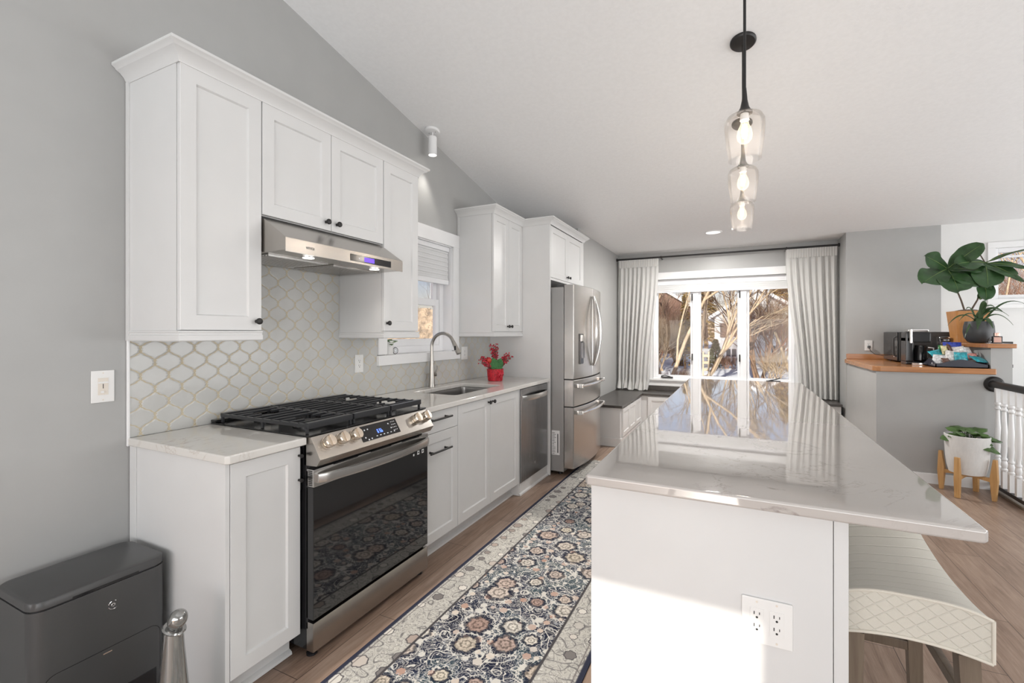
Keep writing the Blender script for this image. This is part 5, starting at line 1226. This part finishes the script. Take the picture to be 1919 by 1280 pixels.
# white planter on an oak stand
t = thing('planter_stand', 'light oak four-legged stand holding the round white planter', 'plant stand', (3.962, 5.02, 0))
cx, cy = 3.962, 5.02
for k in range(4):
    a = PI/4+PI/2*k+.12; mt = Matrix.Translation((cx, cy, 0)) @ Matrix.Rotation(a, 4, 'Z')
    m = MB(); m.prism([(.155, .0015), (.178, .0015), (.190, .16), (.182, .33), (.160, .33), (.142, .19), (.142, .15)], 'y', -.017, .017, .003, 2, mt); make('leg', m, M['oak_stand'], t)
for k in range(2):
    mt = Matrix.Translation((cx, cy, 0)) @ Matrix.Rotation(PI/4+PI/2*k+.12, 4, 'Z'); m = MB()
    m.prism([(-.148, .146), (-.148, .178), (.148, .178), (.148, .146), (.06, .158), (-.06, .158)], 'y', -.013-.001*k, .013+.001*k, .002, 2, mt); make('cross_brace', m, M['oak_stand'], t)
t = thing('white_planter', 'round white textured planter with trailing green leaves on oak stand', 'potted plant', (cx, cy, .18))
m = MB(); m.lathe([(.095, 0), (.112, .006), (.125, .06), (.134, .14), (.140, .25), (.142, .315), (.137, .318), (.134, .312), (.132, .28), (0, .27)], (cx, cy, .1795), 44); make('pot', m, M['pot_white'], t)
m = MB(); m.sphere((cx, cy, .455), .128, 20, 8, (1, 1, .14)); make('soil', m, M['soil'], t)
rnd = random.Random(5)
spots = [(-.13, -.06, -.02, .11), (-.17, -.02, -.05, .10), (-.10, -.10, .02, .10), (-.03, -.06, .035, .11), (.02, -.1, .03, .09), (.09, -.09, .02, .10), (.12, -.08, -.06, .12), (.16, -.05, -.02, .10), (.20, -.02, -.04, .10), (.10, -.13, -.10, .12), (.155, -.1, -.12, .10), (.05, .05, .05, .10), (-.08, .06, .05, .10), (.13, .03, .05, .1), (-.12, .03, .04, .1)]
m2 = MB()
for dx, dy, dz, L in spots:
    tip = Vector((cx+dx, cy+dy, .50+dz)); d = Vector((dx, dy, 0)).normalized(); b = tip-d*L*.75+Vector((0, 0, .02-dz*.35 if dz < 0 else -.01))
    m = MB(); leaf(m, b-d*L*.25, tip+d*.01, .088, (0, -.35, 1), .25, .25, .05, 'oval', 10); make('leaf', m, M['leaf_mid'], t, 60)
    m2.tube([(cx+dx*.2, cy+dy*.2, .465), tuple((b+Vector((cx, cy, .5)))/2), tuple(b)], .0028, 6)
make('stem', m2, M['leaf_dark'], t)

# red berry arrangement near the sink
t = thing('berry_arrangement', 'red woven pot of berry sprays, bow and green leaves on the counter', 'flower arrangement', (.285, 3.60, CT))
cx, cy, cz = .285, 3.60, CT+.001
m = MB(); m.lathe([(.062, 0), (.066, .004), (.072, .06), (.076, .105), (.072, .107), (.07, .095), (0, .09)], (cx, cy, cz), 28); make('pot', m, M['basket_red'], t)
rnd = random.Random(9)
def spray(direction, n, L, spread):
    d = Vector(direction).normalized(); stems = MB(); berries = MB(); b0 = Vector((cx, cy, cz+.09))
    for k in range(n):
        q = (d+Vector((rnd.uniform(-1, 1), rnd.uniform(-1, 1), rnd.uniform(-1, 1)))*spread).normalized(); e = b0+d*.02+q*L*rnd.uniform(.55, 1)
        stems.tube([tuple(b0), tuple((b0+e)/2+d*.006), tuple(e)], .0013, 5)
        for s in (1, .86, .72, .58): p = b0.lerp(e, s)+Vector((rnd.uniform(-1, 1), rnd.uniform(-1, 1), rnd.uniform(-1, 1)))*.007; berries.sphere(tuple(p), rnd.uniform(.0055, .0078), 8, 6)
    s = make('berry_stems', stems, M['stem'], t); o = make('berries', berries, M['berry'], s); o['kind'] = 'stuff'
spray((-.55, -.75, .85), 34, .17, .30); spray((.62, .55, .85), 32, .18, .27); spray((-.05, .0, 1), 30, .225, .20)
m = MB(); m.sphere((cx-.035, cy-.06, cz+.185), .027, 20, 14); make('bauble', m, M['bauble'], t)
for bs, tp, wd_ in (((cx+.02, cy-.02, cz+.085), (cx-.005, cy-.045, cz+.205), .085), ((cx+.03, cy-.01, cz+.085), (cx+.05, cy+.01, cz+.20), .075)):
    m = MB(); leaf(m, bs, tp, wd_, (.5, -.85, .1), .1, .1, .08, 'oval', 12); make('felt_leaf', m, M['fir'], t, 60)
m = MB(); bw = Vector((cx+.066, cy-.03, cz+.055))
for sg in (-1, 1):
    lp = [bw+Vector((.006+.012*math.sin(a), sg*.022*(1-math.cos(a))*1.0, .018*math.sin(a*1.0))) for a in [2*PI*k/14 for k in range(15)]]
    R = [[tuple(p+Vector((0, 0, .011))), tuple(p+Vector((.002, 0, .011))), tuple(p+Vector((.002, 0, -.011))), tuple(p+Vector((0, 0, -.011)))] for p in lp]; m.rings(R)
    m.rings([[tuple(bw+Vector((.004, sg*q*.03-.007, -q*.05))), tuple(bw+Vector((.006, sg*q*.03, -q*.05))), tuple(bw+Vector((.004, sg*q*.03+.007, -q*.05)))] for q in (0, .4, .8, 1)])
m.sphere(tuple(bw+Vector((.008, 0, 0))), .009, 12, 8); make('bow', m, M['bow'], t, 60)
# little pot on the window sill
t = thing('sill_plant', 'small variegated plant in a white ribbed pot on the sink window sill', 'potted plant', (-.02, 2.535, 1.186))
cx, cy, cz = -.030, 2.555, 1.1858
m = MB(); m.lathe([(.036, 0), (.039, .003), (.041, .05), (.042, .098), (.039, .10), (.037, .09), (0, .085)], (cx, cy, cz), 28); make('pot', m, M['pot_white'], t)
rnd = random.Random(2)
for k in range(22):
    a = rnd.uniform(0, 2*PI); r = rnd.uniform(.03, .082); tip = (cx+r*math.cos(a)*.7, cy+.012+r*math.sin(a)*1.15, cz+.088+rnd.uniform(-.022, .022))
    m = MB(); leaf(m, (cx+r*.3*math.cos(a), cy+r*.3*math.sin(a), cz+.085), tip, .034, (.4, 0, 1), .3, .1, .05, 'oval', 6); make('leaf', m, M['leaf_pale'] if k % 2 else M['leaf_mid'], t, 60)
t = thing('leaf_ornament', 'pale round glass trinket on the sill beside the little plant', 'ornament', (-.02, 2.625, 1.186))
m = MB(); m.sphere((-.03, 2.640, 1.2115), .026, 20, 12, (.55, 1, 1)); make('disc', m, M['clear'], t)

# ------------------------------------------------------------------ stair railing
t = thing('stair_railing', 'white baluster railing with a black handrail beside the stair', 'railing', (4.21, 3.4, 0))
RX = 4.205
m = MB()
pr = [(-.030, .0), (-.031, .018), (-.022, .034), (0, .042), (.022, .034), (.031, .018), (.030, 0), (.02, -.012), (-.02, -.012)]
m.rings([[(RX+a, y, .895+b) for a, b in pr] for y in (5.245, 1.4)]); make('handrail', m, M['black'], t, 50)
m = MB(); m.lathe([(.066, 0), (.066, -.012), (.058, -.018), (.052, -.026), (.0, -.027)], (RX+.012, 5.264, .905), 32, 'y'); make('rosette', m, M['black'], t)
m = MB(); m.box(RX-.018, RX+.018, 1.4, 5.262, .045, .075, .005); make('bottom_rail', m, M['black'], t)
y = 5.165; k = 0
while y > 1.5:
    m = MB(); s = .0165
    m.box(RX-s, RX+s, y-s, y+s, .075, .215, .003); m.box(RX-s, RX+s, y-s, y+s, .765, .885, .003)
    m.lathe([(.0165, .215), (.021, .222), (.021, .232), (.015, .240), (.0185, .255), (.0205, .272), (.0185, .29), (.014, .30), (.019, .308), (.0195, .318), (.013, .33), (.0165, .37), (.0205, .43), (.0215, .48), (.019, .55), (.0145, .63), (.0125, .69), (.0125, .70), (.02, .708), (.02, .718), (.0135, .727), (.0135, .737), (.02, .745), (.0205, .757), (.0165, .765)], (RX, y, 0), 20)
    make('baluster', m, M['trim'], t); y -= .105; k += 1
m = MB(); m.box(4.19, 4.30, 1.4, 5.262, .0015, .022, .006); single('floor_nosing', m, M['stool_wood'], 'grey-brown wooden floor edging running under the stair railing', 'edging', (4.24, 3.4, 0))
t = thing('wall_handrail', 'flat black metal stair handrail bracketed on the white stair wall', 'handrail', (4.76, 6.40, 1.1))
m = MB()
for a in ((4.50, 4.79, 1.222, 1.252), (4.715, 4.750, 1.02, 1.222), (4.715, 4.79, .985, 1.018)): m.box(a[0], a[1], 6.40, 6.425, a[2], a[3], .002)
make('bar', m, M['black'], t)
m = MB(); m.box(4.60, 4.63, 6.425, 6.534, 1.228, 1.246, .002); m.box(4.722, 4.742, 6.425, 6.534, 1.10, 1.12, .002); make('bracket', m, M['black'], t)

# ------------------------------------------------------------------ the yard outside
def gz(x, y):
    r = max(0, y-18); return -.95 + .04*min(r, 24) + .010*max(0, -x) + .10*noise.noise(Vector((x*.16, y*.16, 1.3))) + .03*noise.noise(Vector((x*.7, y*.7, 4)))
m = MB(); m.grid(lambda u, v: (-60+130*u, 7.9+70*v*v**.35, gz(-60+130*u, 7.9+70*v*v**.35)), 90, 80); m.grid(lambda u, v: (-60+59.6*u, -25+32.9*v, gz(-60+59.6*u, 7)), 40, 20)
o = make('snow_ground', m, M['snow'], None, 60); o['kind'] = 'structure'
class Twigs:
    def __init__(self): self.v = []; self.f = []
    def tube(self, pts, rr, n, cap):
        b0 = len(self.v); m = len(pts); up = None
        for i, p in enumerate(pts):
            d = (pts[min(i+1, m-1)]-pts[max(i-1, 0)]).normalized()
            up = d.orthogonal().normalized() if up is None else (up-d*up.dot(d)).normalized()
            sd = d.cross(up)
            for k in range(n): self.v.append(tuple(p+(up*math.cos(2*PI*k/n)+sd*math.sin(2*PI*k/n))*rr[i]))
        for i in range(m-1):
            for k in range(n): a = b0+i*n+k; c = b0+i*n+(k+1) % n; self.f.append((a, c, c+n, a+n))
    def build(self, name, mat, parent):
        off = wloc(parent); me = bpy.data.meshes.new(name); me.from_pydata([(x-off.x, y-off.y, z-off.z) for x, y, z in self.v], [], self.f)
        me.polygons.foreach_set('use_smooth', [True]*len(me.polygons)); me.materials.append(mat); o = bpy.data.objects.new(name, me); C.objects.link(o); o.parent = parent; return o
def branch(mb, tw, p, d, L, r, depth, rnd, up=.25, kids=(3, 5), spread=.75):
    n = 4; pts = [p]; q = p.copy(); dd = d.copy()
    for k in range(n):
        dd = (dd+Vector((rnd.uniform(-1, 1), rnd.uniform(-1, 1), rnd.uniform(-.6, 1)))*.16+Vector((0, 0, up*.12))).normalized(); q = q+dd*(L/n); pts.append(q.copy())
    (mb if depth > 1 else tw).tube(pts, [r*(1-.55*k/n) for k in range(n+1)], 6 if depth > 1 else 3, False)
    if depth <= 0: return
    for k in range(rnd.randint(*kids)):
        s = rnd.uniform(.3, 1.0); i = min(n-1, int(s*n)); b = pts[i].lerp(pts[i+1], s*n-i)
        a = rnd.uniform(0, 2*PI); o = dd.orthogonal().normalized(); o2 = dd.cross(o); e = (dd+(o*math.cos(a)+o2*math.sin(a))*spread*rnd.uniform(.6, 1.3)+Vector((0, 0, up*.4))).normalized()
        branch(mb, tw, b, e, L*rnd.uniform(.5, .78), r*rnd.uniform(.38, .55), depth-1, rnd, up, kids, spread)
def tree(name, label, x, y, h, r, seed, depth=4, mat='bark', twig='bark', lean=(0, 0), stems=1, up=.3, kids=(3, 5), spread=.75, cat='tree', group=None):
    rnd = random.Random(seed); z = gz(x, y)-.05; t = thing(name, label, cat, (x, y, z), group); a, b = Twigs(), Twigs()
    for k in range(stems):
        d = Vector((lean[0]+(rnd.uniform(-.5, .5) if stems > 1 else 0), lean[1]+(rnd.uniform(-.3, .3) if stems > 1 else 0), 1)).normalized()
        branch(a, b, Vector((x+(rnd.uniform(-.15, .15)*stems*.3 if stems > 1 else 0), y, z)), d, h*.5, r, depth, rnd, up, kids, spread)
    a.build('trunk', M[mat], t); b.build('twigs', M[twig], t)['kind'] = 'stuff'
G = 'bare trees in the snowy yard'
tree('bare_tree', 'pale multi-stemmed bare tree close to the left window pane', .28, 14.2, 9, .075, 21, 4, stems=4, lean=(.07, 0), up=.5, kids=(4, 6), spread=.6, group=G)
tree('bare_tree', 'bare tree with long arching branches behind the middle pane', .75, 20.5, 7.5, .085, 5, 5, 'bark', 'bark', lean=(.55, -.1), stems=3, up=.10, kids=(3, 5), spread=.55, group=G)
tree('bare_tree', 'bare tree of fine reddish twigs behind the right pane', 3.1, 22.5, 6.5, .07, 8, 5, 'bark_dark', 'twig_red', stems=4, up=.12, kids=(3, 5), spread=.8, group=G)
tree('bare_tree', 'tall slim bare tree right of the reddish twig tree', 4.6, 26.5, 6.5, .09, 31, 5, 'bark', 'twig_red', lean=(-.2, 0), up=.3, kids=(3, 4), group=G)
tree('bare_tree', 'tall bare tree between the cedar and the dark spruce', -1.1, 29.5, 7.5, .10, 44, 5, 'bark_dark', 'bark', stems=2, up=.4, kids=(3, 4), group=G)
tree('bare_tree', 'large bare tree at the left back of the yard', -3.0, 27, 8, .11, 62, 5, 'bark', 'bark', lean=(.2, 0), up=.35, kids=(3, 4), group=G)
tree('bare_tree', 'bare tree beside the house seen in the stair window', 7.45, 13.4, 8, .06, 74, 5, 'bark', 'bark', stems=5, up=.45, kids=(3, 4), group=G)
tree('bare_tree', 'bare tree with upright stems right of the stair window', 8.75, 16.4, 9, .08, 78, 5, 'bark', 'bark_dark', stems=5, up=.6, kids=(3, 4), group=G)
B = 'leafless shrubs on the snow'
for i, (x, y, h, lb, mt) in enumerate(((-.05, 19, 1.0, 'small leafless shrub on the snow behind the left pane', 'bark_dark'), (1.75, 27, .8, 'little reddish shrub near the basement window', 'twig_red'), (3.6, 21.5, 1.6, 'tangled shrub at the lower right of the yard', 'bark'), (3.3, 27.5, 4.2, 'high brown thicket before the white house', 'twig_red'), (4.6, 29, 4.5, 'brown thicket at the right edge of the yard', 'bark'), (-2.6, 30.5, 4.2, 'brown thicket left behind the pale tree', 'twig_red'), (13.9, 29, 6.0, 'brown thicket far outside the stair window', 'twig_red'), (-1.6, 24.5, 3.2, 'pale twiggy thicket before the brick house', 'bark'), (-.9, 27.5, 3.6, 'brown twiggy thicket left of the cedar', 'bark_dark'), (-2.2, 33, 2.6, 'low reddish thicket at the back left', 'twig_red'))):
    tree('leafless_shrub', lb, x, y, h, .04 if h > 3 else .02, 100+i, 4, mt, mt, stems=8, up=.15, kids=(4, 6), cat='shrub', group=B)
def evergreen(label, x, y, h, r, mat, seed):
    z = gz(x, y)-.05; t = thing('evergreen_tree', label, 'tree', (x, y, z), 'evergreens behind the bare trees'); rnd = random.Random(seed)
    m = MB(); m.tube([(x, y, z), (x, y, z+h*.9)], [r*.12, .02], 8); make('trunk', m, M['bark_dark'], t)
    m = MB(); t_ = bmesh.new()
    for k in range(int(900)):
        s = rnd.random()**.8; a = rnd.uniform(0, 2*PI); rr_ = r*(1-s)*rnd.uniform(.55, 1.05)+.05; zz = z+h*(.06+.94*s)
        c = Vector((x+rr_*math.cos(a), y+rr_*math.sin(a), zz)); d = Vector((math.cos(a), math.sin(a), rnd.uniform(-.5, .25))).normalized(); sd = d.cross(Vector((0, 0, 1))).normalized(); q = r*.20*rnd.uniform(.7, 1.3)
        vs = [t_.verts.new(v) for v in (c-d*q, c+sd*q*.45, c+d*q, c-sd*q*.45, c+Vector((0, 0, q*.3)))]
        t_.faces.new((vs[0], vs[1], vs[4])); t_.faces.new((vs[1], vs[2], vs[4])); t_.faces.new((vs[2], vs[3], vs[4])); t_.faces.new((vs[3], vs[0], vs[4]))
    t_.normal_update(); m.merge(t_); make('foliage', m, M[mat], t, 10)['kind'] = 'stuff'
evergreen('golden green cedar between the left and middle panes', -.32, 26, 4.4, .5, 'evergreen_gold', 1)
evergreen('dark spruce at the far left back of the yard', -5.2, 44, 8, 2.2, 'evergreen', 2)
evergreen('tall golden spruce beside the white house', -.2, 42, 6.5, 1.5, 'evergreen_gold', 3)
evergreen('broad golden spruce behind the white house roof', 5.9, 44, 8, 2.0, 'evergreen_gold', 4)
evergreen('low rounded green conifer beside the basement window', 1.12, 27.6, 1.6, .5, 'evergreen', 6)
def house(label, x0, x1, y0, y1, h, wall, windows, gable='y', roofmat='snow'):
    z = gz((x0+x1)/2, y0)-.1; t = thing('neighbour_house', label, 'house', ((x0+x1)/2, y0, z))
    m = MB(); m.box(x0, x1, y0, y1, z, z+h); rh = (x1-x0)*.32
    m.prism([(x0, z+h), (x1, z+h), ((x0+x1)/2, z+h+rh)], 'y', y0+.01, y1-.01); make('wall', m, M[wall], t)
    m = MB()
    for s in (-1, 1):
        xe = x0-.4 if s < 0 else x1+.4; xm = (x0+x1)/2; ze = z+h-.4*rh/((x1-x0)/2)
        m.prism([(xe, ze), (xm, z+h+rh), (xm, z+h+rh+.22), (xe, ze+.22)], 'y', y0-.4, y1+.3)
    make('roof', m, M[roofmat], t)
    for a, b, c, d, kind in windows:
        m = MB(); e = .09
        m.box(a-e, b+e, y0-.05, y0-.005, z+c-e, z+c); m.box(a-e, b+e, y0-.05, y0-.005, z+d, z+d+e); m.box(a-e, a, y0-.05, y0-.005, z+c, z+d); m.box(b, b+e, y0-.05, y0-.005, z+c, z+d); m.box((a+b)/2-.04, (a+b)/2+.04, y0-.05, y0-.005, z+c, z+d); w_ = make('window', m, M['pvc'], t)
        m = MB(); m.box(a, b, y0-.03, y0-.004, z+c, z+d); make('pane', m, M['house_glass'], w_)
        if kind:
            for q in (a-.62, b+.12): m = MB(); m.box(q, q+.5, y0-.06, y0-.004, z+c-.05, z+d+.05); make('shutter', m, M['shutter'], t)
house('white sided house with brown shutters beyond the middle pane', .85, 6.0, 33, 39, 2.9, 'siding', ((1.55, 2.15, .25, .75, False), (1.80, 2.15, 1.55, 2.4, True), (3.9, 4.35, .3, 1.0, False), (4.1, 4.7, 1.7, 2.5, True)))
house('brick house at the far left behind the bare trees', -5.4, -.6, 36, 40, 3.4, 'brick', ((-2.9, -2.3, .9, 2.0, False), (-1.9, -1.3, .9, 2.0, False)))
t = thing('wooden_swing_post', 'weathered ladder-like wooden post standing in the snow, middle pane', 'post', (1.06, 20, gz(1.06, 20)))
m = MB(); z = gz(1.06, 20)-.05
for x in (.94, 1.15): m.box(x, x+.06, 19.97, 20.03, z, z+1.55)
make('upright', m, M['fence'], t)
m = MB()
for k in range(5): m.box(.94, 1.21, 19.96, 19.97, z+.2+k*.28, z+.31+k*.28)
make('rung', m, M['fence'], t)
t = thing('garden_pipe', 'small white bent pipe standing in the snow, left pane', 'pipe', (.1, 16.5, gz(.1, 16.5)))
m = MB(); z = gz(.1, 16.5); m.tube([(.1, 16.5, z-.05), (.1, 16.5, z+.85), (.07, 16.5, z+.95), (-.02, 16.5, z+.97)], .03, 8); make('pipe', m, M['siding'], t)
def hedge(label, x0, x1, y, h, seed):
    rnd = random.Random(seed); z = gz((x0+x1)/2, y)-.1; m = MB()
    m.grid(lambda u, v: (x0+(x1-x0)*u, y+.35*math.sin(PI*v)*-1+.12*noise.noise(Vector((u*26, v*5, seed))), z+h*v+.12*noise.noise(Vector((u*20, v*3, seed+5)))), 120, 16, .3)
    return single('garden_hedge', m, M['hedge'], label, 'hedge', ((x0+x1)/2, y, z), None, None, 60)
hedge('clipped brown winter hedge outside the sink window', -11, -4.6, 12.8, 2.95, 3)
tree('bare_tree', 'small bare tree over the hedge outside the sink window', -8.6, 14.8, 4.5, .06, 91, 4, 'bark_dark', 'bark_dark', up=.35, group=G)
evergreen('little snowy grey shrub cone outside the sink window', -3.4, 7.4, 1.9, .6, 'roof_grey', 9)
